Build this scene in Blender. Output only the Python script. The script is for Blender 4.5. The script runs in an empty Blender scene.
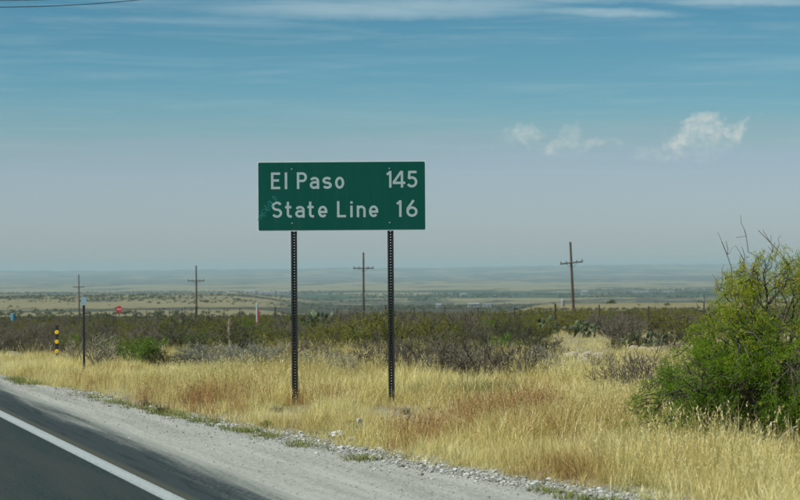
import bpy, math, random
import numpy as np
from mathutils import Vector, Matrix

# ------------------------------------------------------------------ camera, world, sun, exposure
SC = bpy.context.scene
COL = SC.collection
random.seed(7)
RNG = np.random.default_rng(7)

FPX = 2000.0            # focal length in pixels of an 800 px wide frame
CAM_H = 1.9
cam_d = bpy.data.cameras.new('camera')
cam = bpy.data.objects.new('camera', cam_d)
COL.objects.link(cam)
cam_d.sensor_width = 36.0
cam_d.lens = 36.0 * FPX / 800.0
cam_d.clip_start = 0.2
cam_d.clip_end = 120000.0
pitch = math.atan(22.0 / FPX)
roll = math.radians(0.40)
fw = Vector((0, math.cos(pitch), math.sin(pitch)))
rt = Vector((math.cos(roll), 0, -math.sin(roll)))
rt = (rt - fw * rt.dot(fw)).normalized()
up = rt.cross(fw)
cam.matrix_world = Matrix(((rt.x, up.x, -fw.x, 0), (rt.y, up.y, -fw.y, 0), (rt.z, up.z, -fw.z, CAM_H), (0, 0, 0, 1)))
cam_d.dof.use_dof = True
cam_d.dof.focus_distance = 28.9
cam_d.dof.aperture_fstop = 4.0
SC.camera = cam

SUN_EL = math.radians(56.0)
SUN_AZ = math.radians(233.0)      # clockwise from +Y: high, from the left, a little behind the camera
sun_vec = Vector((math.sin(SUN_AZ) * math.cos(SUN_EL), math.cos(SUN_AZ) * math.cos(SUN_EL), math.sin(SUN_EL)))
sun_d = bpy.data.lights.new('sun', 'SUN')
sun_d.energy = 4.0
sun_d.angle = math.radians(0.53)
sun_d.color = (1.0, 0.975, 0.86)
sun = bpy.data.objects.new('sun', sun_d)
sun.rotation_euler = sun_vec.to_track_quat('Z', 'Y').to_euler()
sun.location = (0, 0, 30)
COL.objects.link(sun)

SC.view_settings.view_transform = 'Standard'
SC.view_settings.look = 'None'
SC.view_settings.exposure = 0.45
SC.view_settings.gamma = 1.0
SC.render.engine = 'CYCLES'
SC.cycles.use_denoising = True
SC.cycles.max_bounces = 6
SC.cycles.diffuse_bounces = 4
SC.cycles.transmission_bounces = 3
SC.cycles.transparent_max_bounces = 6
SC.cycles.volume_bounces = 0


class NT:
    """small helper to write node trees as expressions"""
    def __init__(self, tree):
        self.t = tree
        self.n = tree.nodes
        self.l = tree.links

    def node(self, typ, **kw):
        n = self.n.new(typ)
        for k, v in kw.items():
            setattr(n, k, v)
        return n

    def put(self, sock, v):
        if isinstance(v, bpy.types.NodeSocket):
            self.l.new(v, sock)
        elif isinstance(v, (tuple, list)):
            v = tuple(v)
            if sock.type == 'RGBA' and len(v) == 3:
                v = v + (1.0,)
            sock.default_value = v
        else:
            sock.default_value = v

    def m(self, op, a, b=0.0, c=0.0, clamp=False):
        n = self.node('ShaderNodeMath', operation=op, use_clamp=clamp)
        self.put(n.inputs[0], a)
        self.put(n.inputs[1], b)
        self.put(n.inputs[2], c)
        return n.outputs[0]

    def step(self, x, a, b, lo=0.0, hi=1.0):
        n = self.node('ShaderNodeMapRange', interpolation_type='SMOOTHSTEP')
        self.put(n.inputs[0], x)
        n.inputs[1].default_value = a
        n.inputs[2].default_value = b
        n.inputs[3].default_value = lo
        n.inputs[4].default_value = hi
        return n.outputs[0]

    def mix(self, f, a, b, mode='MIX'):
        n = self.node('ShaderNodeMix', data_type='RGBA', blend_type=mode)
        self.put(n.inputs[0], f)
        self.put(n.inputs[6], a)
        self.put(n.inputs[7], b)
        return n.outputs[2]

    def noise(self, vec, scale, detail=4.0, rough=0.55, dist=0.0, out=0):
        n = self.node('ShaderNodeTexNoise')
        if vec is not None:
            self.put(n.inputs['Vector'], vec)
        n.inputs['Scale'].default_value = scale
        n.inputs['Detail'].default_value = detail
        n.inputs['Roughness'].default_value = rough
        n.inputs['Distortion'].default_value = dist
        return n.outputs[out]

    def ramp(self, x, stops):
        n = self.node('ShaderNodeValToRGB')
        self.put(n.inputs[0], x)
        el = n.color_ramp.elements
        while len(el) < len(stops):
            el.new(0.5)
        for e, (p, c) in zip(el, stops):
            e.position = p
            e.color = tuple(c) + (1.0,) if len(c) == 3 else c
        return n.outputs[0]

    def comb(self, x, y, z):
        n = self.node('ShaderNodeCombineXYZ')
        for i, v in enumerate((x, y, z)):
            self.put(n.inputs[i], v)
        return n.outputs[0]

    def sep(self, v):
        n = self.node('ShaderNodeSeparateXYZ')
        self.put(n.inputs[0], v)
        return n.outputs


# ---- sky
world = bpy.data.worlds.new('World')
SC.world = world
world.use_nodes = True
W = NT(world.node_tree)
for n in list(W.n):
    W.n.remove(n)
w_out = W.node('ShaderNodeOutputWorld')
w_bg = W.node('ShaderNodeBackground')
w_bg.inputs[1].default_value = 0.10
sky = W.node('ShaderNodeTexSky', sky_type='NISHITA')
sky.sun_disc = False
sky.sun_elevation = SUN_EL
sky.sun_rotation = SUN_AZ
sky.altitude = 1200.0
sky.air_density = 1.0
sky.dust_density = 1.2
sky.ozone_density = 1.5
tc = W.node('ShaderNodeTexCoord')
dx, dy, dz = W.sep(tc.outputs['Generated'])
el = W.m('ARCSINE', dz)                       # elevation, radians
az = W.m('ARCTAN2', dx, dy)                   # azimuth from +Y, radians
# colour of the dusty air by elevation, over the clear sky of the sky model
SKY_RAMP = [(0.0, (0.519, 0.56, 0.651)), (0.029, (0.5, 0.539, 0.648)), (0.069, (0.498, 0.538, 0.628)), (0.102, (0.496, 0.53, 0.608)), (0.129, (0.452, 0.52, 0.541)), (0.147, (0.381, 0.524, 0.536)), (0.169, (0.307, 0.509, 0.539)), (0.209, (0.249, 0.485, 0.524)), (0.26, (0.203, 0.448, 0.492)), (1.0, (0.203, 0.448, 0.492))]
elw = W.m('ADD', el, W.m('MULTIPLY', W.m('SUBTRACT', W.noise(W.comb(W.m('MULTIPLY', W.m('ADD', az, W.m('MULTIPLY', el, 1.2)), 2.2), W.m('MULTIPLY', el, 42.0), 0.0), 1.6, 5.0, 0.6), 0.5), 0.030))
tint = W.ramp(W.m('MULTIPLY', W.m('MAXIMUM', elw, 0.0), 2.0), SKY_RAMP)
skyc = W.mix(1.0, sky.outputs[0], tint, 'MULTIPLY')
W.l.new(skyc, w_bg.inputs[0])
# clouds: cirrus filaments high up and small cumulus tops over the dust layer, in the band of sky that holds them
CIRRUS_C = (4.3, 5.2, 5.3)


def mx(op, *v):
    r = v[0]
    for q in v[1:]:
        r = W.m(op, r, q)
    return r


def blob2(px, py, rx, ry, ang=0.0, src=None):
    """soft elliptical lobe around a direction (photo pixels -> radians)"""
    a0 = (px - 400.0) / FPX
    e0 = (272.0 - math.tan(roll) * (px - 400.0) - py) / FPX
    c, q = math.cos(ang), math.sin(ang)
    da, de = W.m('SUBTRACT', src[0], a0), W.m('SUBTRACT', src[1], e0)
    p = W.m('ADD', W.m('MULTIPLY', da, c * FPX / rx), W.m('MULTIPLY', de, q * FPX / rx))
    r = W.m('ADD', W.m('MULTIPLY', da, -q * FPX / ry), W.m('MULTIPLY', de, c * FPX / ry))
    return W.m('SUBTRACT', 1.0, W.m('ADD', W.m('MULTIPLY', p, p), W.m('MULTIPLY', r, r)), clamp=True)


warp = W.noise(W.comb(az, el, 0.7), 70.0, 4.0, 0.58, 0.0, 1)
wx, wy, wz = W.sep(warp)
src = (W.m('ADD', az, W.m('MULTIPLY', W.m('SUBTRACT', wx, 0.5), 0.028)), W.m('ADD', el, W.m('MULTIPLY', W.m('SUBTRACT', wy, 0.5), 0.024)))
fine = W.noise(W.comb(az, W.m('MULTIPLY', el, 1.2), 4.4), 260.0, 5.0, 0.62, 0.3)
core = mx('MAXIMUM', *[blob2(*k_, src=src) for k_ in ((690, 131, 27, 13, 0.62), (702, 131, 24, 16), (709, 120, 15, 12), (676, 141, 18, 13), (739, 131, 12, 13), (725, 128, 15, 9), (574, 134, 13, 15), (562, 142, 16, 11), (598, 146, 16, 12), (534, 135, 17, 11), (522, 138, 14, 12))])
veil = mx('MAXIMUM', *[blob2(*k_, src=src) for k_ in ((700, 147, 50, 16), (575, 144, 45, 12), (520, 140, 30, 12), (655, 155, 26, 9))])
cum = W.m('MULTIPLY', W.step(W.m('ADD', core, W.m('MULTIPLY', W.m('SUBTRACT', fine, 0.5), 0.95)), -0.2, 1.45), W.step(core, 0.0, 0.85))
vl = W.m('MULTIPLY', veil, W.step(fine, 0.25, 0.75))
lit = W.mix(W.step(fine, 0.3, 0.7), (3.9, 4.4, 4.4), (5.2, 5.3, 4.8))
cl = W.mix(W.m('MULTIPLY', vl, 0.42), skyc, (3.9, 4.5, 4.5))
cl = W.mix(W.m('MULTIPLY', cum, W.step(az, 0.105, 0.125, 0.28, 0.66)), cl, lit)
thin = W.noise(W.comb(W.m('MULTIPLY', W.m('ADD', az, W.m('MULTIPLY', el, 2.0)), 9.0), W.m('MULTIPLY', el, 150.0), 3.1), 1.0, 6.0, 0.62, 0.5)
band = W.m('MULTIPLY', W.step(thin, 0.42, 0.80), W.step(el, 0.055, 0.138, 0.25, 1.0))
src2 = (az, W.m('ADD', el, W.m('MULTIPLY', W.m('SUBTRACT', wy, 0.5), 0.004)))
fil = mx('MAXIMUM', *[blob2(*k_, src=src2) for k_ in ((735, 6, 130, 6, -0.035), (610, 15, 95, 6, -0.05), (390, 9, 230, 14), (600, 2, 90, 6))])
fl = W.m('MULTIPLY', fil, W.step(thin, 0.22, 0.62))
cl = W.mix(W.m('MULTIPLY', W.m('MAXIMUM', W.m('MULTIPLY', band, 0.30), W.m('MULTIPLY', fl, 0.48)), 0.9), cl, CIRRUS_C)
w_bg2 = W.node('ShaderNodeBackground')
w_bg2.inputs[1].default_value = 0.10
W.l.new(cl, w_bg2.inputs[0])
zone = W.m('MULTIPLY', W.m('MULTIPLY', W.m('GREATER_THAN', el, 0.045), W.m('LESS_THAN', el, 0.30)), W.m('LESS_THAN', W.m('ABSOLUTE', az), 0.8))
w_mix = W.node('ShaderNodeMixShader')
W.l.new(zone, w_mix.inputs[0])
W.l.new(w_bg.outputs[0], w_mix.inputs[1])
W.l.new(w_bg2.outputs[0], w_mix.inputs[2])
W.l.new(w_mix.outputs[0], w_out.inputs[0])
world.cycles.sampling_method = 'MANUAL'
world.cycles.sample_map_resolution = 256

# ------------------------------------------------------------------ helpers


def tag(o, label=None, cat=None, group=None, kind=None):
    for k, v in (('label', label), ('category', cat), ('group', group), ('kind', kind)):
        if v:
            o[k] = v
    return o


def link(o, parent=None):
    COL.objects.link(o)
    if parent is not None:
        o.parent = parent
    return o


def empty(name, loc, rz=0.0):
    o = bpy.data.objects.new(name, None)
    o.empty_display_size = 0.2
    o.location = loc
    o.rotation_euler = (0, 0, rz)
    return link(o)


def mesh_np(name, V, FL, attrs=None, smooth=False):
    V = np.asarray(V, dtype=np.float32).reshape(-1, 3)
    me = bpy.data.meshes.new(name)
    me.vertices.add(len(V))
    me.vertices.foreach_set('co', V.ravel())
    FL = [np.asarray(f, dtype=np.int32) for f in FL if len(f)]
    if FL:
        tot = np.concatenate([np.full(len(f), f.shape[1], np.int32) for f in FL])
        idx = np.concatenate([f.ravel() for f in FL])
        st = np.zeros(len(tot), np.int32)
        st[1:] = np.cumsum(tot)[:-1]
        me.loops.add(len(idx))
        me.loops.foreach_set('vertex_index', idx)
        me.polygons.add(len(tot))
        me.polygons.foreach_set('loop_start', st)
        me.polygons.foreach_set('loop_total', tot)
        me.polygons.foreach_set('use_smooth', np.full(len(tot), smooth, dtype=bool))
    for k, a in (attrs or {}).items():
        at = me.attributes.new(k, 'FLOAT', 'POINT')
        at.data.foreach_set('value', np.asarray(a, np.float32))
    me.update(calc_edges=True)
    me.validate()
    return me


class Acc:
    def __init__(self):
        self.V, self.F, self.T, self.n = [], {}, [], 0

    def add(self, V, F, tint=0.0):
        V = np.asarray(V, np.float32).reshape(-1, 3)
        for f in (F if isinstance(F, list) else [F]):
            f = np.asarray(f, np.int64)
            if len(f):
                self.F.setdefault(f.shape[1], []).append(f + self.n)
        self.V.append(V)
        self.T.append(np.broadcast_to(np.asarray(tint, np.float32), (len(V),)))
        self.n += len(V)
        return self

    def mesh(self, name, smooth=False):
        return mesh_np(name, np.concatenate(self.V), [np.concatenate(f) for f in self.F.values()], {'tint': np.concatenate(self.T)}, smooth)

    def obj(self, name, mat, parent=None, smooth=False):
        me = self.mesh(name, smooth)
        me.materials.append(mat)
        return link(bpy.data.objects.new(name, me), parent)

    # shapes
    def box(self, c, s, rz=0.0, tint=0.0, taper=1.0):
        c = np.array(c, float)
        s = np.array(s, float) / 2
        P = np.array([[x, y, z] for z in (-1, 1) for y in (-1, 1) for x in (-1, 1)], float) * s
        P[4:, :2] *= taper
        if rz:
            k, q = math.cos(rz), math.sin(rz)
            P[:, :2] = P[:, :2] @ np.array([[k, q], [-q, k]])
        return self.add(P + c, np.array([[0, 2, 3, 1], [4, 5, 7, 6], [0, 1, 5, 4], [1, 3, 7, 5], [3, 2, 6, 7], [2, 0, 4, 6]]), tint)

    def tube(self, pts, rad, sides=6, tint=0.0, caps=True):
        pts = np.asarray(pts, float)
        n = len(pts)
        rad = np.broadcast_to(np.asarray(rad, float), (n,))
        t = np.gradient(pts, axis=0)
        t /= np.linalg.norm(t, axis=1, keepdims=True) + 1e-9
        ref = np.array([0.0, 0, 1]) if abs(t[:, 2]).mean() < 0.9 else np.array([1.0, 0, 0])
        a = np.cross(t, ref)
        a /= np.linalg.norm(a, axis=1, keepdims=True) + 1e-9
        b = np.cross(t, a)
        th = np.arange(sides) * 2 * math.pi / sides
        V = pts[:, None] + rad[:, None, None] * (a[:, None] * np.cos(th)[None, :, None] + b[:, None] * np.sin(th)[None, :, None])
        i = np.arange(n - 1)[:, None] * sides
        j = np.arange(sides)[None]
        k = (j + 1) % sides
        F = np.stack([i + j, i + k, i + k + sides, i + j + sides], -1).reshape(-1, 4)
        fl = [F]
        if caps:
            fl.append(np.arange(sides)[None, ::-1])
            fl.append((np.arange(sides) + (n - 1) * sides)[None])
        return self.add(V.reshape(-1, 3), fl, tint)


def rand_unit(n, rng):
    v = rng.normal(size=(n, 3))
    return v / (np.linalg.norm(v, axis=1, keepdims=True) + 1e-9)


def leaves(acc, P, D, ln, wd, rng, tint=None):
    """diamond leaves at points P pointing along D"""
    n = len(P)
    D = D / (np.linalg.norm(D, axis=1, keepdims=True) + 1e-9)
    S = np.cross(D, rand_unit(n, rng))
    S /= np.linalg.norm(S, axis=1, keepdims=True) + 1e-9
    N = np.cross(D, S)
    L = (ln * rng.uniform(0.6, 1.3, n))[:, None]
    B = (wd * rng.uniform(0.7, 1.3, n))[:, None] * 0.5
    bow = (rng.uniform(-0.15, 0.25, n))[:, None] * L
    V = np.stack([P, P + D * L * 0.5 + S * B + N * bow, P + D * L, P + D * L * 0.5 - S * B + N * bow], 1).reshape(-1, 3)
    i = np.arange(n)[:, None] * 4
    F = np.concatenate([i + np.array([[0, 1, 2]]), i + np.array([[0, 2, 3]])])
    t = rng.uniform(0, 1, n) if tint is None else tint
    acc.add(V, F, np.repeat(t, 4))


# ---- numpy value noise
def _hash(i, j, s):
    h = (i.astype(np.int64) * 374761393 + j.astype(np.int64) * 668265263 + s * 974634777) & 0x7fffffff
    h = ((h ^ (h >> 13)) * 1274126177) & 0x7fffffff
    return ((h ^ (h >> 16)) & 0xffff) / 65535.0


def vnoise(x, y, s=0):
    x = np.asarray(x, float)
    y = np.asarray(y, float)
    i, j = np.floor(x), np.floor(y)
    f, g = x - i, y - j
    f = f * f * (3 - 2 * f)
    g = g * g * (3 - 2 * g)
    a, b = _hash(i, j, s), _hash(i + 1, j, s)
    c, d = _hash(i, j + 1, s), _hash(i + 1, j + 1, s)
    return (a * (1 - f) + b * f) * (1 - g) + (c * (1 - f) + d * f) * g


def fbm(x, y, s=0, o=4):
    r, a, t = 0.0, 0.5, 0.0
    for k in range(o):
        r = r + a * vnoise(np.asarray(x) * 2 ** k + 17.3 * k, np.asarray(y) * 2 ** k - 9.1 * k, s + k)
        t += a
        a *= 0.5
    return r / t


def sstep(x, a, b):
    t = np.clip((np.asarray(x, float) - a) / (b - a), 0, 1)
    return t * t * (3 - 2 * t)


# ---- road frame: u to the right of the white edge line, v along it
R_ANG = math.radians(18.7)
R_DIR = np.array([-math.sin(R_ANG), math.cos(R_ANG)])
R_PER = np.array([math.cos(R_ANG), math.sin(R_ANG)])
R_ORG = np.array([-1.97, 17.0])


def to_uv(x, y):
    ax, ay = np.asarray(x, float) - R_ORG[0], np.asarray(y, float) - R_ORG[1]
    return ax * R_PER[0] + ay * R_PER[1], ax * R_DIR[0] + ay * R_DIR[1]


def from_uv(u, v):
    return R_ORG[0] + u * R_PER[0] + v * R_DIR[0], R_ORG[1] + u * R_PER[1] + v * R_DIR[1]


def edge_u(v):      # outer edge of the gravel shoulder
    return np.interp(v, [-40, -8, -1.5, 1.7, 8.6, 21, 40, 120, 400], [3.6, 3.5, 3.22, 2.66, 2.22, 1.35, 1.2, 1.2, 1.2])


# ---- terrain height
T_D = np.array([0, 45, 83, 150, 250, 450, 700, 1000, 1500, 2000, 3000, 3400, 4500, 6500, 9000, 12000, 16000, 20000, 25000, 30000, 60000.])
T_MID = np.array([0, -.02, -.75, -2.0, -4.0, -8, -14.5, -20, -28, -36, -46, -49, -55, -58, -58, -52, -38, -24, -8, 0, 0.])
T_LEFT = np.array([0, -.02, -.75, -2.0, -4.0, -8, -14.0, -18.5, -23.5, -25.5, -28, -36, -56, -60, -60, -54, -40, -28, -14, -6, -6.])
T_RIGHT = np.array([0, -.02, -.65, -1.8, -3.7, -8, -9.5, -16, -27, -36, -46, -49, -55, -58, -58, -52, -36, -18, 4, 12, 12.])


def ground_h(x, y):
    x = np.asarray(x, float)
    y = np.asarray(y, float)
    r = np.hypot(x, y)
    d = np.where(y > 0, np.maximum(y, 0.35 * r), 0.35 * r)
    lg = np.log(np.maximum(d, 1.0) + 30)
    tl = np.log(np.maximum(T_D, 1.0) + 30)
    mid, lef, rig = (np.interp(lg, tl, t) for t in (T_MID, T_LEFT, T_RIGHT))
    a = x / np.maximum(d, 1.0)
    wob = (fbm(x / 260.0, y / 260.0, 31, 3) - 0.5) * 0.03
    wl = 1 - sstep(a + wob, -0.085, -0.03)
    wr = sstep(a + wob, 0.045, 0.075)
    z = mid + (lef - mid) * wl + (rig - mid) * wr
    z = z + (fbm(x / 9.0, y / 9.0, 3) - 0.5) * 0.16 * sstep(d, 22, 50)
    z = z + (fbm(x / 45.0, y / 45.0, 5) - 0.5) * 1.0 * sstep(d, 80, 260)
    z = z + (fbm(x / 420.0, y / 420.0, 8) - 0.5) * 7.0 * sstep(d, 500, 1600)
    z = z + (fbm(x / 1500.0, y / 1500.0, 9) - 0.5) * 22.0 * sstep(d, 3500, 9000)
    # the far ranges
    rid = np.abs(fbm(x / 1900.0, y / 4200.0, 12, 5) - 0.5) * 2
    z = z + (1 - rid) ** 2 * 85.0 * sstep(r, 15000, 24000) * (0.35 + 0.9 * fbm(x / 5200.0, y / 9000.0, 14, 2))
    # verge: a shallow fall from the shoulder, ground lies under the road sheets
    u, v = to_uv(x, y)
    eu = edge_u(v)
    z = z - 0.07 * (1 - sstep(u, eu - 0.42, eu - 0.02)) * (1 - sstep(r, 150, 300))
    z = z - 0.012 * (1 - sstep(u, eu + .1, eu + .8)) * (1 - sstep(r, 150, 300)) + 0.03 * (fbm(x / .22, y / .22, 33, 2) - .5) * sstep(u, eu - .4, eu) * (1 - sstep(r, 40, 60))
    road_drop = np.where(u < eu - 0.42, 1.0, 0.0) * (1 - sstep(r, 150, 300))
    z = np.where(road_drop > 0, np.minimum(z, -0.05), z)
    return z


def gz(x, y):
    return float(ground_h(np.array([x]), np.array([y]))[0])


def px_x(px, d):
    return (px - 400.0) / FPX * d


def row_depth(px, py, lo=14.0, hi=700.0):
    """depth at which the terrain passes the sight line through (px, py)"""
    hor = 272.0 - math.tan(roll) * (px - 400)
    ds = np.geomspace(lo, hi, 1500)
    rows = hor + FPX * (CAM_H - ground_h(px_x(px, ds), ds)) / ds
    k = np.argmax(rows <= py)
    return float(ds[k]) if rows.min() <= py else hi


# ------------------------------------------------------------------ materials
def new_mat(name):
    m = bpy.data.materials.new(name)
    m.use_nodes = True
    t = NT(m.node_tree)
    for n in list(t.n):
        t.n.remove(n)
    out = t.node('ShaderNodeOutputMaterial')
    b = t.node('ShaderNodeBsdfPrincipled')
    t.l.new(b.outputs[0], out.inputs[0])
    return m, t, b, out


def bump(t, b, h, strength, dist):
    n = t.node('ShaderNodeBump')
    n.inputs['Strength'].default_value = strength
    n.inputs['Distance'].default_value = dist
    t.put(n.inputs['Height'], h)
    t.l.new(n.outputs[0], b.inputs['Normal'])


def plain(name, c1, c2=None, scale=8.0, rough=0.7, metal=0.0, bmp=0.0, bscale=40.0, coord='Object'):
    m, t, b, out = new_mat(name)
    co = t.node('ShaderNodeTexCoord').outputs[coord]
    c2 = c2 or tuple(x * 0.7 for x in c1)
    t.put(b.inputs['Base Color'], t.mix(t.step(t.noise(co, scale, 5.0, 0.6), 0.3, 0.7), c1, c2))
    b.inputs['Roughness'].default_value = rough
    b.inputs['Metallic'].default_value = metal
    if bmp:
        bump(t, b, t.noise(co, bscale, 4.0), bmp, 0.01)
    return m


def foliage(name, stops, trans=0.35, rough=0.6, obj_var=0.25, inst=False):
    """leaf / blade material; 'tint' on the mesh varies the leaf, the object or instance varies the plant"""
    m, t, b, out = new_mat(name)
    at = t.node('ShaderNodeAttribute', attribute_name='tint', attribute_type='GEOMETRY').outputs['Fac']
    if inst:
        ov = t.node('ShaderNodeAttribute', attribute_name='ptint', attribute_type='INSTANCER').outputs['Fac']
    else:
        ov = t.node('ShaderNodeObjectInfo').outputs['Random']
    f = t.m('ADD', t.m('MULTIPLY', at, 1.0 - obj_var), t.m('MULTIPLY', ov, obj_var), clamp=True)
    c = t.ramp(f, stops)
    t.put(b.inputs['Base Color'], c)
    b.inputs['Roughness'].default_value = rough
    b.inputs['Specular IOR Level'].default_value = 0.25
    tr = t.node('ShaderNodeBsdfTranslucent')
    t.put(tr.inputs[0], t.mix(1.0, c, (1.25, 1.3, 0.9), 'MULTIPLY'))
    mx = t.node('ShaderNodeMixShader')
    mx.inputs[0].default_value = trans
    t.l.new(b.outputs[0], mx.inputs[1])
    t.l.new(tr.outputs[0], mx.inputs[2])
    t.l.new(mx.outputs[0], out.inputs[0])
    return m


M = {}
# ground: bare straw-coloured soil near, grassland / scrub by the vegetation map far off
m, t, b, out = new_mat('ground')
geo = t.node('ShaderNodeNewGeometry').outputs['Position']
px_, py_, pz_ = t.sep(geo)
dist = t.m('SQRT', t.m('ADD', t.m('POWER', px_, 2.0), t.m('POWER', py_, 2.0)))
veg = t.node('ShaderNodeAttribute', attribute_name='veg').outputs['Fac']
grn = t.node('ShaderNodeAttribute', attribute_name='green').outputs['Fac']
n_big = t.noise(geo, 0.011, 6.0, 0.65)
n_mid = t.noise(geo, 0.09, 5.0, 0.65)
n_fin = t.noise(geo, 2.3, 6.0, 0.7)
soil = t.mix(t.step(n_fin, 0.35, 0.68), (0.17, 0.150, 0.095), (0.25, 0.225, 0.155))
soil = t.mix(t.step(t.noise(geo, 0.35, 4.0), 0.50, 0.72), soil, (0.30, 0.275, 0.205))
tan_g = t.mix(t.step(n_mid, 0.35, 0.7), (0.205, 0.185, 0.100), (0.140, 0.130, 0.078))
scrub = t.mix(t.step(n_mid, 0.4, 0.65), (0.038, 0.046, 0.034), (0.080, 0.080, 0.052))
scrub = t.mix(grn, scrub, (0.035, 0.062, 0.033))
vg = t.m('ADD', veg, t.m('ADD', t.m('MULTIPLY', t.m('SUBTRACT', n_big, 0.5), 0.9), t.m('MULTIPLY', t.m('SUBTRACT', n_mid, 0.5), 0.7)))
n_far = t.noise(t.comb(t.m('MULTIPLY', px_, 1.0), t.m('MULTIPLY', py_, 0.30), 0.0), 0.0034, 6.0, 0.62)
vg = t.m('ADD', vg, t.m('MULTIPLY', t.m('MULTIPLY', t.m('SUBTRACT', n_far, 0.5), 4.2), t.step(dist, 1500.0, 5000.0)))
n_ben = t.noise(t.comb(px_, t.m('MULTIPLY', py_, 0.30), 0.0), 0.014, 6.0, 0.66)
vg = t.m('ADD', vg, t.m('MULTIPLY', t.m('MULTIPLY', t.m('SUBTRACT', n_ben, 0.5), 2.2), t.m('MULTIPLY', t.step(dist, 450.0, 700.0), t.step(dist, 4500.0, 3000.0))))
far_c = t.mix(t.step(vg, 0.38, 0.62), tan_g, scrub)
gr_ = t.node('ShaderNodeAttribute', attribute_name='grav').outputs['Fac']
gn_ = t.m('ADD', t.m('MULTIPLY', t.noise(geo, 60.0, 4.0, 0.75), 0.5), t.m('MULTIPLY', t.noise(geo, 19.0, 5.0, 0.75), 0.5))
soil = t.mix(gr_, soil, t.mix(t.step(gn_, 0.38, 0.62), (0.135, 0.140, 0.120), (0.39, 0.40, 0.36)))
t.put(b.inputs['Base Color'], t.mix(t.step(dist, 90.0, 240.0), soil, far_c))
b.inputs['Roughness'].default_value = 0.95
b.inputs['Specular IOR Level'].default_value = 0.1
bump(t, b, n_fin, 0.5, 0.06)
M['ground'] = m

# asphalt with the paler dust blown in from the shoulder (object x = u)
m, t, b, out = new_mat('asphalt')
co = t.node('ShaderNodeTexCoord').outputs['Object']
u_, v_, w_ = t.sep(co)
agg = t.m('ADD', t.m('MULTIPLY', t.noise(co, 95.0, 3.0, 0.7), 0.55), t.m('MULTIPLY', t.noise(co, 26.0, 4.0, 0.7), 0.45))
lane = t.mix(t.step(agg, 0.40, 0.60), (0.006, 0.013, 0.014), (0.040, 0.056, 0.055))
lane = t.mix(t.m('MULTIPLY', t.step(t.noise(t.comb(t.m('MULTIPLY', u_, 1.7), t.m('MULTIPLY', v_, 0.14), 0.0), 1.0, 5.0, 0.65), 0.4, 0.68), 0.7), lane, (0.040, 0.046, 0.041))
shl = t.mix(t.step(agg, 0.3, 0.75), (0.017, 0.026, 0.029), (0.050, 0.064, 0.066))
stn = t.noise(t.comb(t.m('MULTIPLY', u_, 9.0), t.m('MULTIPLY', v_, 0.35), 2.0), 1.0, 6.0, 0.66, 0.8)
shl = t.mix(t.m('MULTIPLY', t.step(stn, 0.48, 0.68), 0.75), shl, (0.012, 0.018, 0.019))
a = t.mix(t.step(u_, 0.07, 0.12), lane, t.mix(t.step(u_, 0.15, 0.24), (0.056, 0.060, 0.048), shl))
wn = t.m('ADD', u_, t.m('MULTIPLY', t.m('SUBTRACT', t.noise(t.comb(t.m('MULTIPLY', u_, 3.4), t.m('MULTIPLY', v_, 0.16), 0.0), 1.0, 7.0, 0.68, 0.3), 0.5), 1.15))
wn = t.m('ADD', wn, t.m('MULTIPLY', t.m('SUBTRACT', t.noise(co, 22.0, 4.0, 0.7), 0.5), 0.7))
a = t.mix(t.m('MULTIPLY', t.step(wn, 0.50, 1.12), 0.94), a, t.mix(agg, (0.21, 0.225, 0.205), (0.32, 0.335, 0.305)))
t.put(b.inputs['Base Color'], a)
b.inputs['Roughness'].default_value = 0.9
b.inputs['Specular IOR Level'].default_value = 0.12
bump(t, b, agg, 0.35, 0.012)
M['asphalt'] = m

m, t, b, out = new_mat('shoulder_gravel')
co = t.node('ShaderNodeTexCoord').outputs['Object']
u_, v_, w_ = t.sep(co)
g1 = t.m('ADD', t.m('MULTIPLY', t.noise(co, 60.0, 4.0, 0.75), 0.6), t.m('MULTIPLY', t.noise(co, 17.0, 5.0, 0.75), 0.4))
g2 = t.noise(t.comb(t.m('MULTIPLY', u_, 3.0), t.m('MULTIPLY', v_, 0.16), 0.0), 1.0, 7.0, 0.66, 0.4)
c = t.mix(t.step(g1, 0.38, 0.62), (0.145, 0.152, 0.134), (0.37, 0.378, 0.34))
c = t.mix(t.m('MULTIPLY', t.step(g2, 0.42, 0.7), 0.55), c, (0.395, 0.405, 0.365))
c = t.mix(t.m('MULTIPLY', t.step(g2, 0.50, 0.30), 0.6), c, (0.20, 0.205, 0.18))
vor = t.node('ShaderNodeTexVoronoi')
vor.inputs['Scale'].default_value = 9.0
t.put(vor.inputs['Vector'], co)
spk = t.m('MULTIPLY', t.step(vor.outputs['Distance'], 0.19, 0.10), t.step(t.noise(co, 5.0, 2.0), 0.52, 0.60))
c = t.mix(t.m('MULTIPLY', spk, 0.7), c, (0.12, 0.115, 0.105))
t.put(b.inputs['Base Color'], c)
b.inputs['Roughness'].default_value = 0.95
bump(t, b, g1, 0.6, 0.02)
M['gravel'] = m

m, t, b, out = new_mat('road_paint')
co = t.node('ShaderNodeTexCoord').outputs['Object']
wear = t.step(t.m('ADD', t.noise(co, 26.0, 6.0, 0.75), t.m('MULTIPLY', t.m('ABSOLUTE', t.sep(co)[0]), 1.4)), 0.53, 0.72)
big = t.noise(co, 1.2, 3.0)
c = t.mix(t.m('MULTIPLY', wear, 0.75), t.mix(big, (0.33, 0.37, 0.37), (0.27, 0.31, 0.31)), (0.12, 0.12, 0.12))
t.put(b.inputs['Base Color'], c)
b.inputs['Roughness'].default_value = 0.7
M['paint'] = m
M['yellow_line'] = plain('yellow_road_paint', (0.55, 0.36, 0.03), (0.4, 0.26, 0.04), 12.0)

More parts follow.
